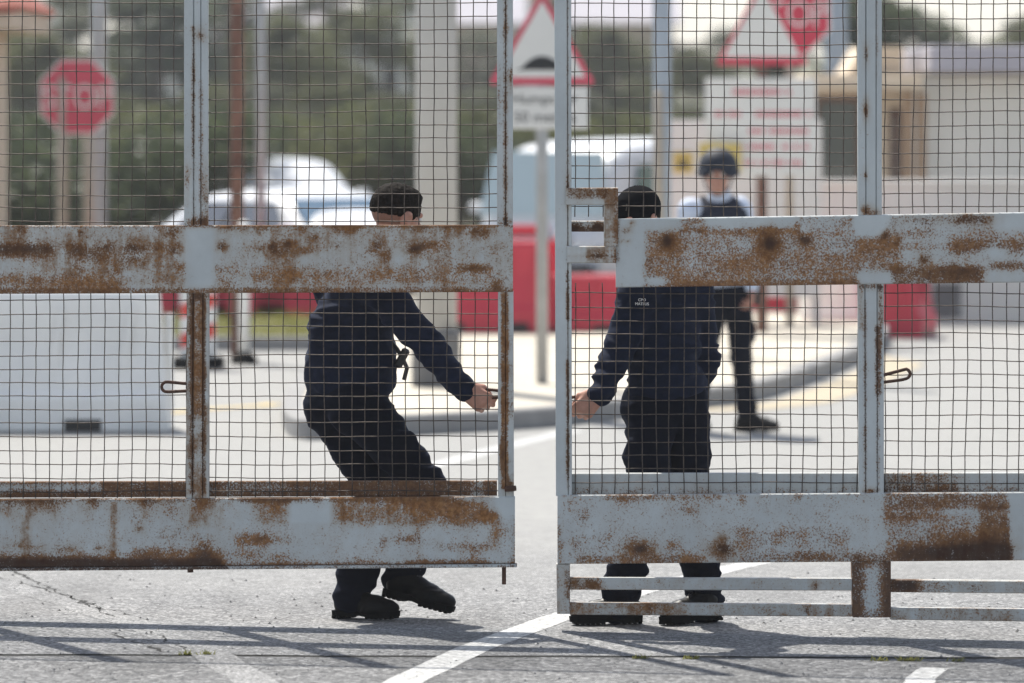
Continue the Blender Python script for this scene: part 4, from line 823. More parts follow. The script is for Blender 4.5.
# warning triangle + notice board on one brown post
Y = 50.0; x = W(762, 0, Y).x
t = thing('notice_sign', 'white warning triangle above a white notice board with red lines, brown post', 'sign', (x, Y, 0))
z0 = W(0, 65, Y).z
MB().prism([Vector((x + a, Y, z0 + b_)) for a, b_ in tri(.83, .74, .04)], (0, .012, 0)).build('triangle', M['sign_red_deep'], t)
MB().prism([Vector((x + a * .82, Y - .003, z0 + .068 + b_ * .82)) for a, b_ in tri(.83, .74, .02)], (0, .003, 0)).build('panel', M['sign_white'], t)
c0, c1 = W(705, 78, Y), W(816, 176, Y)
MB().box(((c0.x + c1.x) / 2, Y - .01, (c0.z + c1.z) / 2), (c1.x - c0.x, .02, c0.z - c1.z), None, .005).build('board', M['sign_white'], t)
mb = MB()
for yy, xa, xb, hh in ((92, 732, 790, .055), (114, 714, 808, .055), (131, 748, 806, .05), (147, 742, 806, .05), (163, 744, 800, .05)):
    xx = xa
    while xx < xb:                                         # rows of worn, no longer readable letters
        wl_ = rng.uniform(2.5, 4.2)
        if rng.random() > .16: q = W(xx + wl_ / 2, yy, Y); mb.box((q.x, Y - .022, q.z), (wl_ * .66 / 113, .003, hh * rng.uniform(.8, 1.0)))
        xx += wl_
mb.build('lettering', M['sign_red'], t)
MB().lathe((x, Y + .05, 0), [(.048, 0), (.048, z0 + .5), (.03, z0 + .52)], 14).build('post', M['post_rust'], t, True)
# yellow warning plates on a low white hoarding behind the guard
Y = 52.0
def warn(label, xa, xb, ya, yb, Y=52.0):
    a, b_ = W(xa, ya, Y), W(xb, yb, Y); c = (a + b_) / 2
    t = thing('hazard_sign', label, 'sign', (c.x, Y - .02, c.z)); MB().box((c.x, Y, c.z), (b_.x - a.x, .012, a.z - b_.z), None, .003).build('plate', M['sign_yellow'], t)
    s_ = (a.z - b_.z) * .62; pts = tri(s_, s_ * .87, s_ * .1); ins = tri(s_ * .6, s_ * .52, s_ * .05)
    MB().prism([Vector((c.x + u, Y - .009, c.z - s_ * .42 + v_)) for u, v_ in pts], (0, .002, 0)).build('pictogram', M['sign_black'], t)
    MB().box((c.x, Y - .011, c.z - s_ * .02), (s_ * .09, .002, s_ * .3)).build('mark', M['sign_yellow'], t)
h0, h1 = W(668, 133, Y), W(822, 214, Y)
t = thing('hoarding', 'low white site hoarding behind the helmeted guard', 'hoarding', ((h0.x + h1.x) / 2, Y, 0))
MB().box(((h0.x + h1.x) / 2, Y + .04, (h0.z + .25) / 2 + .12), (h1.x - h0.x, .04, h0.z - .25), None, .008).build('panel', M['sign_white'], t)
for xx in (h0.x + .05, h1.x - .05): MB().box((xx, Y + .09, h0.z / 2), (.06, .06, h0.z)).build('post', M['post_grey'], t)
warn('small yellow hazard plate left of the guard helmet', 673, 693, 152, 173); warn('larger yellow hazard plate right behind the guard helmet', 699, 741, 143, 172, 49.9)

# poles and columns
q = W(99, 0, 58); pole('lamp_post', 'plain grey lamp post just right of the far left stop sign', 'pole', q.x, 58, .082, 6.5, M['post_grey'])
q = W(237, 0, 47); pole('steel_pole', 'rust brown steel pole in front of the white parked car', 'pole', q.x, 47, .056, 6.0, M['post_rust'])
q = W(261, 0, 57); pole('thin_pole', 'thin pale grey pole right of the rust brown one', 'pole', q.x, 57, .05, 5.0, M['post_grey'])
q = W(436, 0, 40.3); pole('lamp_column', 'thick pale grey lamp column on a dark concrete footing', 'column', q.x, 40.3, .148, 7.0, M['post_pale'], base=(.34, .40), z0=.12)
q = W(662, 0, 46); t = pole('lamp_post', 'blue grey lamp post left of the guard', 'pole', q.x, 46, .075, 6.8, M['post_blue'])
MB().lathe((q.x - .03, 45.86, .12), [(.035, 0), (.035, 2.1), (.02, 2.12)], 12).build('sleeve', M['post_beige'], t, True)
q = W(244, 0, 46.5); t = pole('marker_post', 'short white marker post with dark foot beside the grass verge', 'post', q.x, 46.5, .045, 1.15, M['white_plastic'])
MB().lathe((q.x, 46.5, 0), [(.11, 0), (.11, .05), (.055, .10)], 16).build('foot', M['sole'], t)
q = W(836, 0, 69); t = pole('service_pole', 'broad dark blue grey pole right of the deep red stop sign', 'pole', q.x, 69, .14, 6, M['post_blue'])

# ------------------------------------------------------------------ barriers
def barrier_local(L, H, D, m):
    """plastic road barrier: sloped waist profile, sloped ends, fork slots in the foot"""
    t = bpy.data.objects.new('road_barrier', None); COL.objects.link(t); ORG[t.name] = Vector((0, 0, 0))
    prof = [(.5, 0.0), (.5, .24), (.42, .30), (.30, .62), (.27, .95), (.22, 1.0)]      # half depth fraction, height fraction
    rows = []
    for d, h in prof:
        e = L / 2 - .085 * h
        rows.append([Vector((-e, -d * D, h * H)), Vector((e, -d * D, h * H)), Vector((e, d * D, h * H)), Vector((-e, d * D, h * H))])
    v = [q for r in rows for q in r]; f = [(k * 4 + i, k * 4 + (i + 1) % 4, k * 4 + 4 + (i + 1) % 4, k * 4 + 4 + i) for k in range(len(rows) - 1) for i in range(4)] + [(3, 2, 1, 0), tuple(range(len(v) - 4, len(v)))]
    o = mesh('shell', v, f, m, t); bv_ = o.modifiers.new('bevel', 'BEVEL'); bv_.width = .018; bv_.segments = 2
    for i in range(4):
        rb = MB(); x = -L / 2 + L * (i + .7) / 4.4; rb.prism([Vector((x - .03, -.36 * D, .34 * H)), Vector((x + .03, -.36 * D, .34 * H)), Vector((x + .09, -.285 * D, .88 * H)), Vector((x + .05, -.285 * D, .88 * H))], (0, -.018, 0)).build('rib', m, t)
    for x in (-.27 * L, .22 * L): MB().box((x, -.5 * D + .008, .045), (.24, .03, .075), None, .004).build('fork_slot', M['black_plastic'], t)
    MB().lathe((0, 0, H), [(.05, -.005), (.05, .02), (.03, .025)], 14).build('filler_cap', M['black_plastic'], t)
    for x in (-L / 2 + .02, L / 2 - .02): MB().lathe((x, 0, .12), [(.03, 0), (.03, H * .7)], 10).build('coupling', m, t)
    return t
# the large white one on the left: two in a row, the near one runs out of the frame
bw = barrier_local(2.0, .91, .50, M['white_plastic']); Yb = 36.9
tag(bw, 'big white plastic road barrier standing behind the left gate leaf', 'barrier', 'white road barriers'); bw.location = (W(172, 0, Yb).x - 1.0, Yb, 0)
b2 = copy_tree(bw); b2['label'] = 'white plastic road barrier at the left edge, end on to the big white one'; b2.location = (W(172, 0, Yb).x - 3.06, Yb + .06, 0)
b3 = barrier_local(1.0, .80, .45, M['white_plastic']); tag(b3, 'white barrier between two red ones at the pavement end', 'barrier', 'white road barriers'); b3.location = (W(829, 0, 53).x, 53, 0); b3.scale = (.56, 1, 1)
br = barrier_local(1.15, .80, .42, M['red_plastic'])
tag(br, 'red plastic barrier', 'barrier', 'red road barriers')
spots = [(172, 322, 0, 'red barrier just right of the big white barrier, half hidden by the gate post', 1), (231, 322, 0, 'red barrier behind the grass verge, left of the pale gap', 1), (312, 322, 0, 'red barrier showing beside the back of the bareheaded man', 1),
         (576, 345, 3, 'low red barrier seen between the right gate post and the capped man', .62), (487, 346, -2, 'bright red barrier behind the left gate end post, left of the hump sign post', 1),
         (786, 322, 70, 'narrow red barrier seen end on left of the white one', 1), (907, 337, 76, 'pale red barrier right of the right gate post', 1), (866, 327, 80, 'red barrier hidden mostly behind the right gate mid post', 1)]
for i, (px_, py_, rz, lb, sc) in enumerate(spots):
    o = br if i == 0 else copy_tree(br); o['label'] = lb; Yb = GY(py_); o.location = (W(px_, 0, Yb).x, Yb, .13 if py_ > 340 else 0.0); o.rotation_euler = (0, 0, R(rz)); o.scale = (.72 if px_ == 907 else 1, 1, sc)
# tall red panel barrier filling the gap between the leaves
Y = 50.5; a, b_ = W(508, 262, Y), W(556, 345, Y)
t = thing('panel_barrier', 'tall red panel barrier behind the gap between the gate leaves', 'barrier', ((a.x + b_.x) / 2, Y + .6, .13), 'red road barriers')
c = Vector(((a.x + b_.x) / 2, Y + .6, .13)); MB().box(c + Vector((0, 0, .5)), (.62, .10, .58), None, .03).build('panel', M['red_plastic'], t); MB().box(c + Vector((-.06, 0, .87)), (.42, .09, .10), None, .02).build('top_rail', M['red_plastic'], t)
for i in (-1, 1): MB().box(c + Vector((i * .24, 0, .43)), (.06, .06, .86), None, .01).build('leg', M['white_plastic'], t); MB().box(c + Vector((i * .24, 0, .03)), (.09, .45, .06), None, .01).build('foot', M['sole'], t)
# striped delineator
Y = 45.8; x = W(198, 0, Y).x
t = thing('delineator', 'red and white striped delineator board on a dark foot by the big white barrier', 'delineator', (x, Y, 0))
MB().box((x, Y, .58), (.29, .05, 1.0), None, .012).build('board', M['white_plastic'], t)
mb = MB()
for z in (.16, .40, .64, .88): mb.prism([Vector((x - .140, Y - .029, z)), Vector((x + .140, Y - .029, z + .10)), Vector((x + .140, Y - .029, z + .21)), Vector((x - .140, Y - .029, z + .11))], (0, .003, 0))
mb.build('stripes', M['orange_red'], t)
MB().box((x, Y, .045), (.42, .5, .09), None, .02).build('foot', M['sole'], t)

# ------------------------------------------------------------------ vehicles
def vehicle(name, label, stations, wheels, wr, hw, glassM, wins, wscreen, rearw, lamps, loc, rz):
    """stations: (y, z_bottom, z_belt, z_top, half width belt, half width top); y runs to the front"""
    t = thing(name, label, 'car' if name == 'car' else 'van', (0, 0, 0)); sec = []
    for (y, zb, zl, zt, wb, wt) in stations:
        half = [(wb * .80, zb), (wb * .97, zb + .10), (wb, (zb + zl) * .5), (wb * .975, zl), (wt * 1.0, max(zl + .01, zt - .06)), (wt * .86, zt), (wt * .4, zt + .02)]
        sec.append([Vector((a, y, z)) for a, z in half] + [Vector((-a, y, z)) for a, z in reversed(half)])
    K = len(sec[0]); v = [q for r in sec for q in r]; f = [(i * K + k, i * K + (k + 1) % K, (i + 1) * K + (k + 1) % K, (i + 1) * K + k) for i in range(len(sec) - 1) for k in range(K)] + [tuple(range(K)), tuple(range(len(v) - 1, len(v) - K - 1, -1))]
    o = mesh('body', v, f, M['car_white'], t, True); m = o.modifiers.new('sub', 'SUBSURF'); m.levels = m.render_levels = 1
    def pane(nm, pts, mm): MB().prism(pts, (Vector(pts[1]) - Vector(pts[0])).cross(Vector(pts[2]) - Vector(pts[0])).normalized() * .02).build(nm, mm, t)
    for s_ in (-1, 1):
        for (ya, yb, z0_, z1_, yc, yd, wb, wt) in wins:
            P = [Vector((s_ * (wb + .012), ya, z0_)), Vector((s_ * (wb + .012), yb, z0_)), Vector((s_ * (wt + .012), yd, z1_)), Vector((s_ * (wt + .012), yc, z1_))]
            pane('side_window', P if s_ > 0 else P[::-1], glassM[1])
        for y in wheels:
            w_ = MB().lathe((s_ * (hw - .10), y, wr), [(wr * .6, -.10), (wr * .93, -.10), (wr, -.07), (wr, .07), (wr * .93, .10), (wr * .6, .10)], 24, 'X').build('wheel', M['tyre'], t, True)
            MB().lathe((s_ * (hw - .10), y, wr), [(wr * .08, -.098), (wr * .6, -.104), (wr * .6, .104), (wr * .08, .098)], 12, 'X').build('rim', M['rim'], w_)
        y, z, dz = lamps; MB().box((s_ * hw * .68, y, z), (hw * .42, .10, dz), None, .03).build('headlight', M['lamp_glass'], t)
        MB().box((s_ * (hw + .10), wscreen[0] - .12, wscreen[2] + .09), (.18, .10, .13), None, .03).build('mirror', M['car_white'], t)
    (y0_, y1_, z0_, z1_, w0, w1) = wscreen; pane('windscreen', [Vector((w0, y0_, z0_)), Vector((-w0, y0_, z0_)), Vector((-w1, y1_, z1_)), Vector((w1, y1_, z1_))], glassM[0])
    (y0_, y1_, z0_, z1_, w0, w1) = rearw; pane('rear_window', [Vector((-w0, y0_, z0_)), Vector((w0, y0_, z0_)), Vector((w1, y1_, z1_)), Vector((-w1, y1_, z1_))], glassM[1])
    yf = stations[-1][0]; MB().box((0, yf + .03, .42), (hw * 1.7, .12, .20), None, .05).build('bumper', M['black_plastic'], t); MB().box((0, yf + .0, .68), (hw * .8, .06, .14), None, .03).build('grille', M['black_plastic'], t)
    MB().box((0, stations[0][0] - .02, .45), (hw * 1.7, .10, .22), None, .05).build('bumper', M['black_plastic'], t)
    t.location = loc; t.rotation_euler = (0, 0, rz); return t
car_st = [(-2.15, .40, .80, .92, .74, .62), (-2.0, .28, .95, 1.05, .84, .66), (-1.5, .24, .98, 1.40, .88, .62), (-.9, .22, .97, 1.50, .89, .64), (.0, .22, .96, 1.50, .89, .64), (.45, .22, .95, 1.42, .89, .63), (1.15, .23, .94, 1.0, .88, .72), (1.85, .28, .80, .86, .84, .66), (2.12, .38, .64, .70, .74, .60)]
car_w = [(-1.35, -.45, 1.0, 1.36, -1.1, -.45, .88, .67), (-.38, .85, .99, 1.36, -.38, .35, .88, .67)]
Y = 58.0; vehicle('car', 'white car with blue windscreen parked behind the bareheaded man', car_st, (-1.32, 1.35), .32, .86, (M['glass_blue'], M['glass_dark']), car_w, (1.10, .48, .98, 1.40, .74, .60), (-1.98, -1.5, 1.04, 1.36, .66, .58), (2.06, .66, .15), (W(316, 0, Y).x, Y, 0.0), R(180 + 34)).scale = (1, 1, .84)
est_st = [(-2.15, .40, .92, 1.38, .84, .72), (-2.05, .28, .96, 1.50, .88, .74), (-1.2, .24, .98, 1.56, .90, .76), (.1, .22, .97, 1.56, .90, .76), (.62, .22, .96, 1.52, .90, .74), (1.2, .23, .95, 1.06, .89, .76), (1.95, .28, .86, .94, .86, .70), (2.12, .38, .66, .74, .78, .64)]
vehicle('car', 'white boxy car half hidden behind the left gate post', est_st, (-1.32, 1.35), .32, .86, (M['glass_blue'], M['glass_dark']), car_w, (1.10, .48, .98, 1.40, .74, .60), (-1.98, -1.5, 1.04, 1.36, .66, .58), (2.06, .66, .15), (W(268, 0, 75).x, 75, 0.0), R(180 + 22)).scale = (1, 1, .92)
van_st = [(-2.3, .40, 1.0, 1.88, .86, .74), (-2.2, .28, 1.02, 1.95, .90, .78), (-1.2, .25, 1.02, 2.0, .92, .80), (.2, .25, 1.02, 2.0, .92, .80), (.9, .25, 1.02, 1.98, .92, .80), (1.60, .26, 1.0, 1.90, .91, .80), (1.76, .30, .94, 1.16, .90, .78), (1.84, .40, .70, .80, .84, .70)]
van_w = [(-2.0, -1.0, 1.1, 1.72, -1.95, -1.0, .92, .83), (-.9, .1, 1.1, 1.72, -.9, .1, .92, .83), (.2, 1.4, 1.08, 1.70, .2, 1.2, .92, .83)]
Y = 62.0; vehicle('van', 'white van with pale windscreen parked beyond the gap between the leaves', van_st, (-1.4, 1.15), .34, .88, (M['glass_pale'], M['glass_teal']), van_w, (1.78, 1.66, 1.08, 1.86, .84, .74), (-2.31, -2.2, 1.1, 1.75, .74, .68), (1.80, .74, .18), (W(642, 0, Y).x, Y, 0.0), R(180 - 38)).scale = (1, 1, .88)

# ------------------------------------------------------------------ buildings
def wall_openings(mb, x0, x1, z0, z1, y, th, ops):          # wall facing the camera, with rectangular openings
    ops = sorted(ops); cur = x0
    for (a, b_, c, d) in ops:
        if a > cur: mb.box(((cur + a) / 2, y + th / 2, (z0 + z1) / 2), (a - cur, th, z1 - z0))
        if c > z0: mb.box(((a + b_) / 2, y + th / 2, (z0 + c) / 2), (b_ - a, th, c - z0))
        if d < z1: mb.box(((a + b_) / 2, y + th / 2, (d + z1) / 2), (b_ - a, th, z1 - d))
        cur = b_
    if cur < x1: mb.box(((cur + x1) / 2, y + th / 2, (z0 + z1) / 2), (x1 - cur, th, z1 - z0))
# guard house on the right
Y = 60.0; gx = lambda p_: W(p_, 0, Y).x; gz = lambda p_: W(0, p_, Y).z
t = thing('guard_house', 'low cream guard house with flat grey roof edge at the right', 'building', (gx(950), Y + 2, 0))
mb = MB(); x0, x1 = gx(806), gx(1180)
wall_openings(mb, x0, x1, 0, gz(74), Y, .25, [(gx(815), gx(862), gz(186), gz(96)), (gx(889), gx(902), gz(186), gz(108)), (gx(1014), gx(1060), gz(150), gz(105))])
mb.box((x0 + .12, Y + 2.3, gz(74) / 2), (.24, 4.1, gz(74))).box((x1 - .12, Y + 2.3, gz(74) / 2), (.24, 4.1, gz(74))).box(((x0 + x1) / 2, Y + 4.4, gz(74) / 2), (x1 - x0 - .5, .2, gz(74)))
mb.build('wall', M['plaster_cream'], t)
MB().box(((gx(925) + x1) / 2 + .1, Y + 1.9, (gz(46) + gz(73)) / 2), (x1 - gx(925) + .2, 5.2, gz(46) - gz(73)), None, .02).build('roof', M['roof_grey'], t)
MB().box(((x0 + gx(925)) / 2 - .05, Y + 1.9, (gz(78) + gz(92)) / 2 + .02), (gx(925) - x0 - .02, 5.0, gz(78) - gz(92)), None, .02).build('canopy', M['plaster_cream'], t)
MB().prism([Vector((gx(848), Y + .3, gz(78) + .025)), Vector((gx(905), Y + .3, gz(78) + .025)), Vector((gx(905), Y + .3, gz(46))), Vector((gx(866), Y + .3, gz(46)))], (0, 2.5, 0)).build('parapet', M['plaster_cream'], t)
for nm, a, b_, c, d, m in (('window', 815, 862, 186, 96, 'glass_teal'), ('window', 1014, 1060, 150, 105, 'glass_blue'), ('door', 889, 902, 186, 108, 'plaster_white')):
    m = {'glass_teal': 'glass_olive'}.get(m, m); w_ = MB().box(((gx(a) + gx(b_)) / 2, Y + .14, (gz(c) + gz(d)) / 2), (gx(b_) - gx(a), .03, gz(d) - gz(c))).build(nm, M[m], t)
    fr = MB(); xa, xb, za, zb = gx(a), gx(b_), gz(c), gz(d)
    for xx in (xa + .025, xb - .025): fr.box((xx, Y + .10, (za + zb) / 2), (.05, .06, zb - za))
    fr.box(((xa + xb) / 2, Y + .105, zb - .03), (xb - xa - .1, .05, .06)).box(((xa + xb) / 2, Y + .105, za + .03), (xb - xa - .1, .05, .06)).build('frame', M['frame_brown'], w_)
for a in (906, 919): MB().box((gx(a), Y - .35, gz(92) / 2), (.10, .10, gz(92)), None, .01).build('column', M['plaster_tan'], t)
MB().box((gx(975), Y - .012, gz(180) + .5), (1.3, .02, 1.2)).build('panel', M['plaster_white'], t)
# white boundary wall in front of it
Y = 55.5; a = W(800, 186, Y); b_ = W(1230, 186, Y)
t = thing('boundary_wall', 'low white boundary wall in front of the cream guard house', 'wall', ((a.x + b_.x) / 2, Y, 0))
MB().box(((a.x + b_.x) / 2, Y + .1, a.z / 2), (b_.x - a.x, .2, a.z)).build('wall', M['plaster_white'], t); MB().box(((a.x + b_.x) / 2, Y + .1, a.z + .03), (b_.x - a.x + .06, .27, .06), None, .01).build('coping', M['plaster_white'], t)
q = W(947, 300, Y); MB().box((q.x, Y - .01, q.z), (.28, .02, .34), None, .005).build('hatch', M['concrete'], t)
# hut with a tiled roof at the left edge
Y = 50.0; t = thing('hut', 'beige hut corner with overhanging red tiled roof at the left edge', 'building', (W(-120, 0, Y).x, Y + 1.5, 0))
xr = W(8, 0, Y + 3.2).x; xl = W(-330, 0, Y).x; zt = W(0, 30, Y).z
mb = MB(); wall_openings(mb, xl, xr, 0, zt, Y, .22, [(W(-230, 0, Y).x, W(-140, 0, Y).x, .95, 2.1)])
mb.box((xr - .11, Y + 1.7, zt / 2), (.22, 2.95, zt)).box((xl + .11, Y + 1.7, zt / 2), (.22, 2.95, zt)).build('wall', M['plaster_beige'], t)
MB().box((W(-185, 0, Y).x, Y + .12, 1.52), (W(-140, 0, Y).x - W(-230, 0, Y).x, .03, 1.15)).build('window', M['glass_dark'], t)
xo = W(50, 0, Y + 3.5).x
MB().box(((xl + xo) / 2, Y + 1.5, zt + .10), (xo - xl, 4.0, .19), None, .01).build('soffit', M['plaster_beige'], t)
MB().prism([Vector((xl - .3, Y - .6, zt + .20)), Vector((xo + .06, Y - .6, zt + .20)), Vector((xo - 1.2, Y + 1.5, zt + 1.25)), Vector((xl + .8, Y + 1.5, zt + 1.25))], (0, .001, -.06)).prism([Vector((xo + .06, Y - .6, zt + .20)), Vector((xo + .06, Y + 3.6, zt + .20)), Vector((xo - 1.2, Y + 1.5, zt + 1.25))], (-.05, 0, -.03)).build('roof', M['roof_red'], t)
# houses on the slope
def house(label, px_, Yh, wd, dp, ht, roof, wallm, flat=False):
    x = W(px_, 0, Yh).x; z0 = hill(x, Yh) - .2; t = thing('house', label, 'house', (x, Yh, z0), 'houses on the slope')
    mb = MB(); n_ = max(2, int(wd / 2.2)); ops = []; sp = wd / n_
    for fl in range(1): ops += [(x - wd / 2 + sp * (i + .3), x - wd / 2 + sp * (i + .7), z0 + 1.2, z0 + 2.3) for i in range(n_)]
    wall_openings(mb, x - wd / 2, x + wd / 2, z0, z0 + ht, Yh, .3, ops); mb.box((x - wd / 2 + .15, Yh + dp / 2 + .15, z0 + ht / 2), (.3, dp - .3, ht)).box((x + wd / 2 - .15, Yh + dp / 2 + .15, z0 + ht / 2), (.3, dp - .3, ht)).box((x, Yh + dp, z0 + ht / 2), (wd - .7, .3, ht))
    mb.build('wall', wallm, t)
    for (a, b_, c, d) in ops: MB().box(((a + b_) / 2, Yh + .18, (c + d) / 2), (b_ - a, .04, d - c)).build('window', M['glass_dark'], t)
    if flat: MB().box((x, Yh + dp / 2, z0 + ht + .15), (wd + .4, dp + .4, .3)).build('roof', M['plaster_white'], t)
    else:
        e = .4; rp = [Vector((x - wd / 2 - e, Yh - e, z0 + ht)), Vector((x - wd / 2 - e, Yh + dp + e, z0 + ht)), Vector((x - wd / 2 - e, Yh + dp / 2, z0 + ht + dp * .25))]
        MB().prism(rp, (wd + 2 * e, 0, 0)).build('roof', roof, t)
    return t
house('white house far up the slope behind the stop sign', 24, 185, 2.6, 7, 4.2, M['roof_grey'], M['plaster_white'], True)
house('white flat roofed house beside the left gate post', 168, 178, 2.4, 7, 3.9, M['roof_grey'], M['plaster_white'], True)
house('pale gabled house above the white parked car', 292, 190, 3.0, 6, 3.4, M['roof_grey'], M['plaster_white'])
house('white house seen left of the thick lamp column', 372, 176, 2.2, 6, 3.6, M['roof_grey'], M['plaster_white'], True)
house('beige house with grey roof between column and hump sign', 474, 182, 2.6, 8, 3.6, M['roof_grey'], M['plaster_beige'])
house('grey roofed house above the blue grey lamp post', 625, 185, 3.0, 6, 3.6, M['roof_grey'], M['plaster_beige'])
house('tiny pale house behind the hump sign', 560, 230, 6.0, 8, 4.5, M['roof_red'], M['plaster_white'])

# ------------------------------------------------------------------ trees and shrubs
def leaves(n, cl, size, flat=1.0):
    V, Fc = [], []
    per = n // len(cl)
    for (c, r) in cl:
        P = rng.normal(0, 1, (per, 3)); P /= np.linalg.norm(P, axis=1)[:, None]; P *= (rng.random(per) ** .45)[:, None] * r * np.array([1, 1, .72 * flat]); P += c
        for p_ in P:
            a = rng.normal(0, 1, 3); a /= np.linalg.norm(a); b_ = np.cross(a, rng.normal(0, 1, 3)); b_ /= np.linalg.norm(b_); s_ = size * rng.uniform(.6, 1.4); k = len(V)
            V += [p_ - a * s_, p_ - b_ * s_ * .45 + a * s_ * .1, p_ + a * s_, p_ + b_ * s_ * .45 + a * s_ * .1]; Fc.append((k, k + 1, k + 2, k + 3))
    return V, Fc
def tree_proto(name, H, spread, n, leaf, size, lm, low=.3, ncl=16):
    t = bpy.data.objects.new(name, None); COL.objects.link(t); ORG[t.name] = Vector((0, 0, 0)); r0 = H * .028
    mb = MB(); pts = [Vector((math.sin(i * 1.1) * H * .012, math.cos(i * 1.7) * H * .012, H * .75 * i / 6)) for i in range(7)]; pts[0] = Vector((0, 0, -.3)); mb.tube(pts, [r0 * (1.25 - i * .17) for i in range(7)], 9)
    cl = []
    for i in range(ncl):
        a = i * 2.4 + rng.uniform(-.4, .4); h = H * (low + (1 - low) * (i + .5) / ncl) * rng.uniform(.92, 1.02); rr = spread * math.sin(math.pi * min(.95, .25 + .72 * (i / ncl))) * rng.uniform(.45, 1.0)
        c = np.array([rr * math.cos(a), rr * math.sin(a), h]); cl.append((c, spread * rng.uniform(.25, .45)))
        s_ = Vector((0, 0, min(h * .75, H * .7))); e = Vector(c); mb.tube([s_, s_.lerp(e, .5) + Vector((0, 0, -.05 * H)), e], [r0 * .4, r0 * .26, r0 * .1], 6)
    mb.build('trunk', M['bark'], t, True); V, Fc = leaves(n, cl, size); mesh('crown', V, Fc, lm, t); return t
protos = {'olive_tree': tree_proto('olive_tree', 5.2, 2.3, 5200, 0, .14, M['leaf_olive']), 'dark_tree': tree_proto('dark_tree', 6.0, 2.2, 5200, 0, .15, M['leaf_dark'], .25), 'grey_tree': tree_proto('grey_tree', 5.6, 2.0, 3000, 0, .14, M['leaf_grey'], .35, 13)}
desc = {'olive_tree': 'olive green round tree', 'dark_tree': 'dense dark green tree', 'grey_tree': 'thin grey green tree'}
TR = [('dark_tree', 155, 150, 1.0, 'behind the left gate post, showing dark above the mesh'), ('olive_tree', 30, 130, .85, 'behind the stop sign at the left edge'), ('grey_tree', 100, 165, 1.1, 'rising behind the grey lamp post'), ('dark_tree', 215, 180, .95, 'between left gate post and rust brown pole'),
      ('olive_tree', 285, 140, .80, 'right of the rust brown pole'), ('grey_tree', 330, 190, 1.15, 'up the slope above the white car'), ('olive_tree', 365, 150, .92, 'above the bareheaded man'), ('dark_tree', 405, 200, 1.0, 'just left of the thick lamp column'), ('grey_tree', 470, 170, .8, 'just right of the thick lamp column'),
      ('olive_tree', 600, 160, .72, 'right of the hump sign'), ('grey_tree', 572, 210, 1.0, 'peeping over the hump sign'), ('grey_tree', 640, 190, .92, 'left of the blue grey lamp post'), ('olive_tree', 690, 150, .70, 'right of the blue grey lamp post'), ('grey_tree', 735, 200, .75, 'behind the white warning triangle'),
      ('dark_tree', 838, 95, .78, 'over the canopy of the guard house'), ('dark_tree', 890, 120, .92, 'behind the guard house, left part'), ('grey_tree', 930, 110, .72, 'behind the grey roof edge'), ('olive_tree', 1050, 130, .9, 'beyond the right frame edge'),
      ('olive_tree', -60, 145, 1.0, 'beyond the left frame edge'), ('grey_tree', 60, 210, 1.0, 'far up the slope behind the stop sign'), ('olive_tree', 250, 220, 1.2, 'far up the slope behind the rust brown pole'), ('dark_tree', 520, 240, .95, 'far up the slope behind the gap of the gate'), ('olive_tree', 445, 230, 1.1, 'far behind the thick lamp column'), ('dark_tree', 345, 235, 1.15, 'farthest one above the white car')]
TR += [('olive_tree', 120, 118, .46, 'low and near, right of the stop sign'), ('olive_tree', 205, 124, .50, 'low and near, behind the left gate post'), ('grey_tree', 262, 120, .50, 'low and near, behind the thin pale pole'), ('olive_tree', 322, 126, .50, 'low and near, above the white car roof'), ('olive_tree', 388, 122, .46, 'low and near, left of the thick lamp column'),
       ('grey_tree', 482, 126, .50, 'low and near, left of the hump sign'), ('olive_tree', 640, 122, .44, 'low and near, left of the blue grey lamp post'), ('dark_tree', 8, 116, .42, 'low and near, by the hut at the left edge'), ('grey_tree', 580, 128, .50, 'low and near, right of the hump sign')]
used = set()
for k, px_, Yt, sc, where in TR:
    o = protos[k] if k not in used else copy_tree(protos[k]); used.add(k); x = W(px_, 0, Yt).x
    tag(o, desc[k] + ' ' + where, 'tree', 'trees on the slope'); o.location = (x, Yt, hill(x, Yt)); o.scale = (sc, sc, sc * rng.uniform(.70, .90)); o.rotation_euler = (0, 0, rng.uniform(0, 6.28))
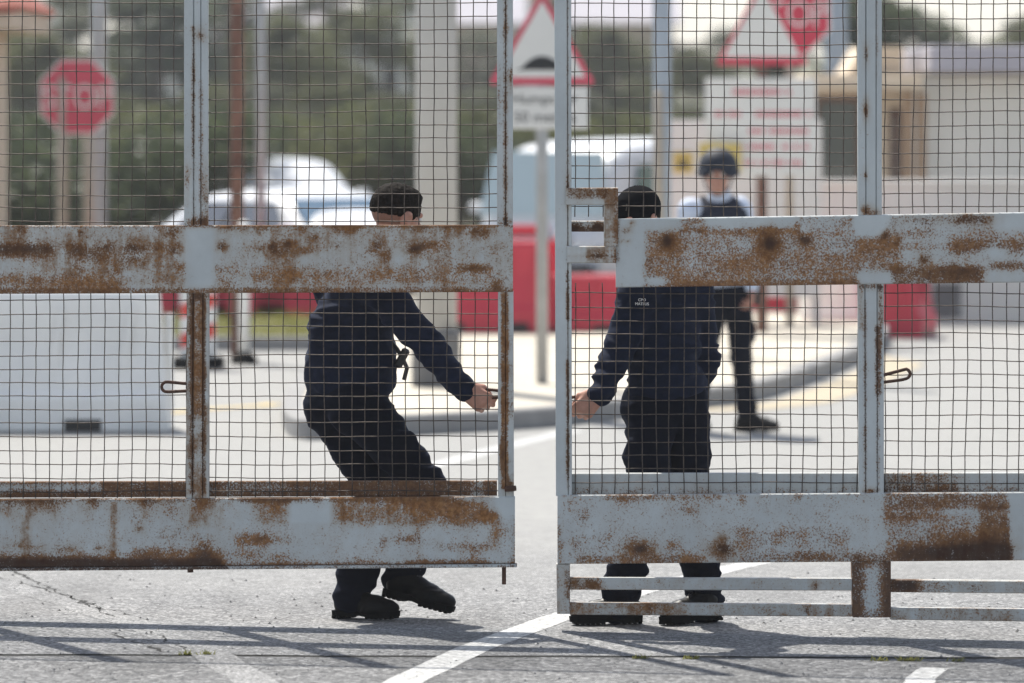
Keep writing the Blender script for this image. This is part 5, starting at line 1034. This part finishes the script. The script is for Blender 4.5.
def shrub_proto(name, r, H, n, lm):
    t = bpy.data.objects.new(name, None); COL.objects.link(t); ORG[t.name] = Vector((0, 0, 0)); cl = []; mb = MB()
    for i in range(12):
        a = i * 2.4; rr = r * math.sqrt((i + .3) / 12); c = np.array([rr * math.cos(a), rr * math.sin(a) * .7, H * rng.uniform(.35, .85)]); cl.append((c, r * .42)); mb.tube([(rr * .2 * math.cos(a), rr * .2 * math.sin(a), -.1), tuple(c)], [.04, .012], 6)
    mb.build('stem', M['bark'], t); V, Fc = leaves(n, cl, .085); mesh('foliage', V, Fc, lm, t); return t
sp_ = {'d': shrub_proto('shrub', 1.5, 1.9, 4200, M['leaf_dark']), 'o': shrub_proto('shrub', 1.6, 1.8, 4200, M['leaf_olive'])}
SH = [('d', -10, 72, 'dark shrub beyond the big white barrier, at the left edge'), ('d', 60, 75, 'dark shrub under the far left stop sign'), ('o', 105, 82, 'olive shrub behind the grey lamp post foot'), ('d', 150, 74, 'dark shrub left of the left gate post'), ('o', 190, 95, 'olive shrub behind the left gate post'), ('o', 255, 92, 'olive shrub above the roof of the white car'), ('o', 310, 98, 'olive shrub right above the white car windscreen'), ('d', 355, 95, 'dark shrub left of the bareheaded man'), ('o', 395, 90, 'olive shrub behind the bareheaded man'), ('d', 470, 88, 'dark shrub right of the thick lamp column'), ('o', 500, 100, 'olive shrub behind the hump sign plate'), ('o', 600, 94, 'olive shrub above the white van'), ('o', 648, 96, 'olive shrub behind the blue grey lamp post'), ('o', 690, 90, 'olive shrub above the small hazard plate'), ('o', 555, 104, 'olive shrub behind the right gate end post'), ('d', 430, 102, 'dark shrub behind the thick lamp column')]
used = set()
for k, px_, Yt, lb in SH:
    o = sp_[k] if k not in used else copy_tree(sp_[k]); used.add(k); tag(o, lb, 'shrub', 'shrubs before the slope'); o.location = (W(px_, 0, Yt).x, Yt, 0); s_ = rng.uniform(.9, 1.2); o.scale = (s_, s_, s_); o.rotation_euler = (0, 0, rng.uniform(0, 6.28))

# ------------------------------------------------------------------ hazy air
m = bpy.data.materials.new('pale_haze'); m.use_nodes = True; nt = m.node_tree; nt.nodes.remove(nt.nodes['Principled BSDF'])
pv = nt.nodes.new('ShaderNodeVolumePrincipled'); pv.inputs['Color'].default_value = (.93, .95, 1, 1); pv.inputs['Density'].default_value = .00055; pv.inputs['Anisotropy'].default_value = .0
nt.links.new(pv.outputs[0], nt.nodes['Material Output'].inputs['Volume'])
hz = MB().box((0, 400, 7), (2000, 1000, 30)).build('haze', m); stuff(hz)
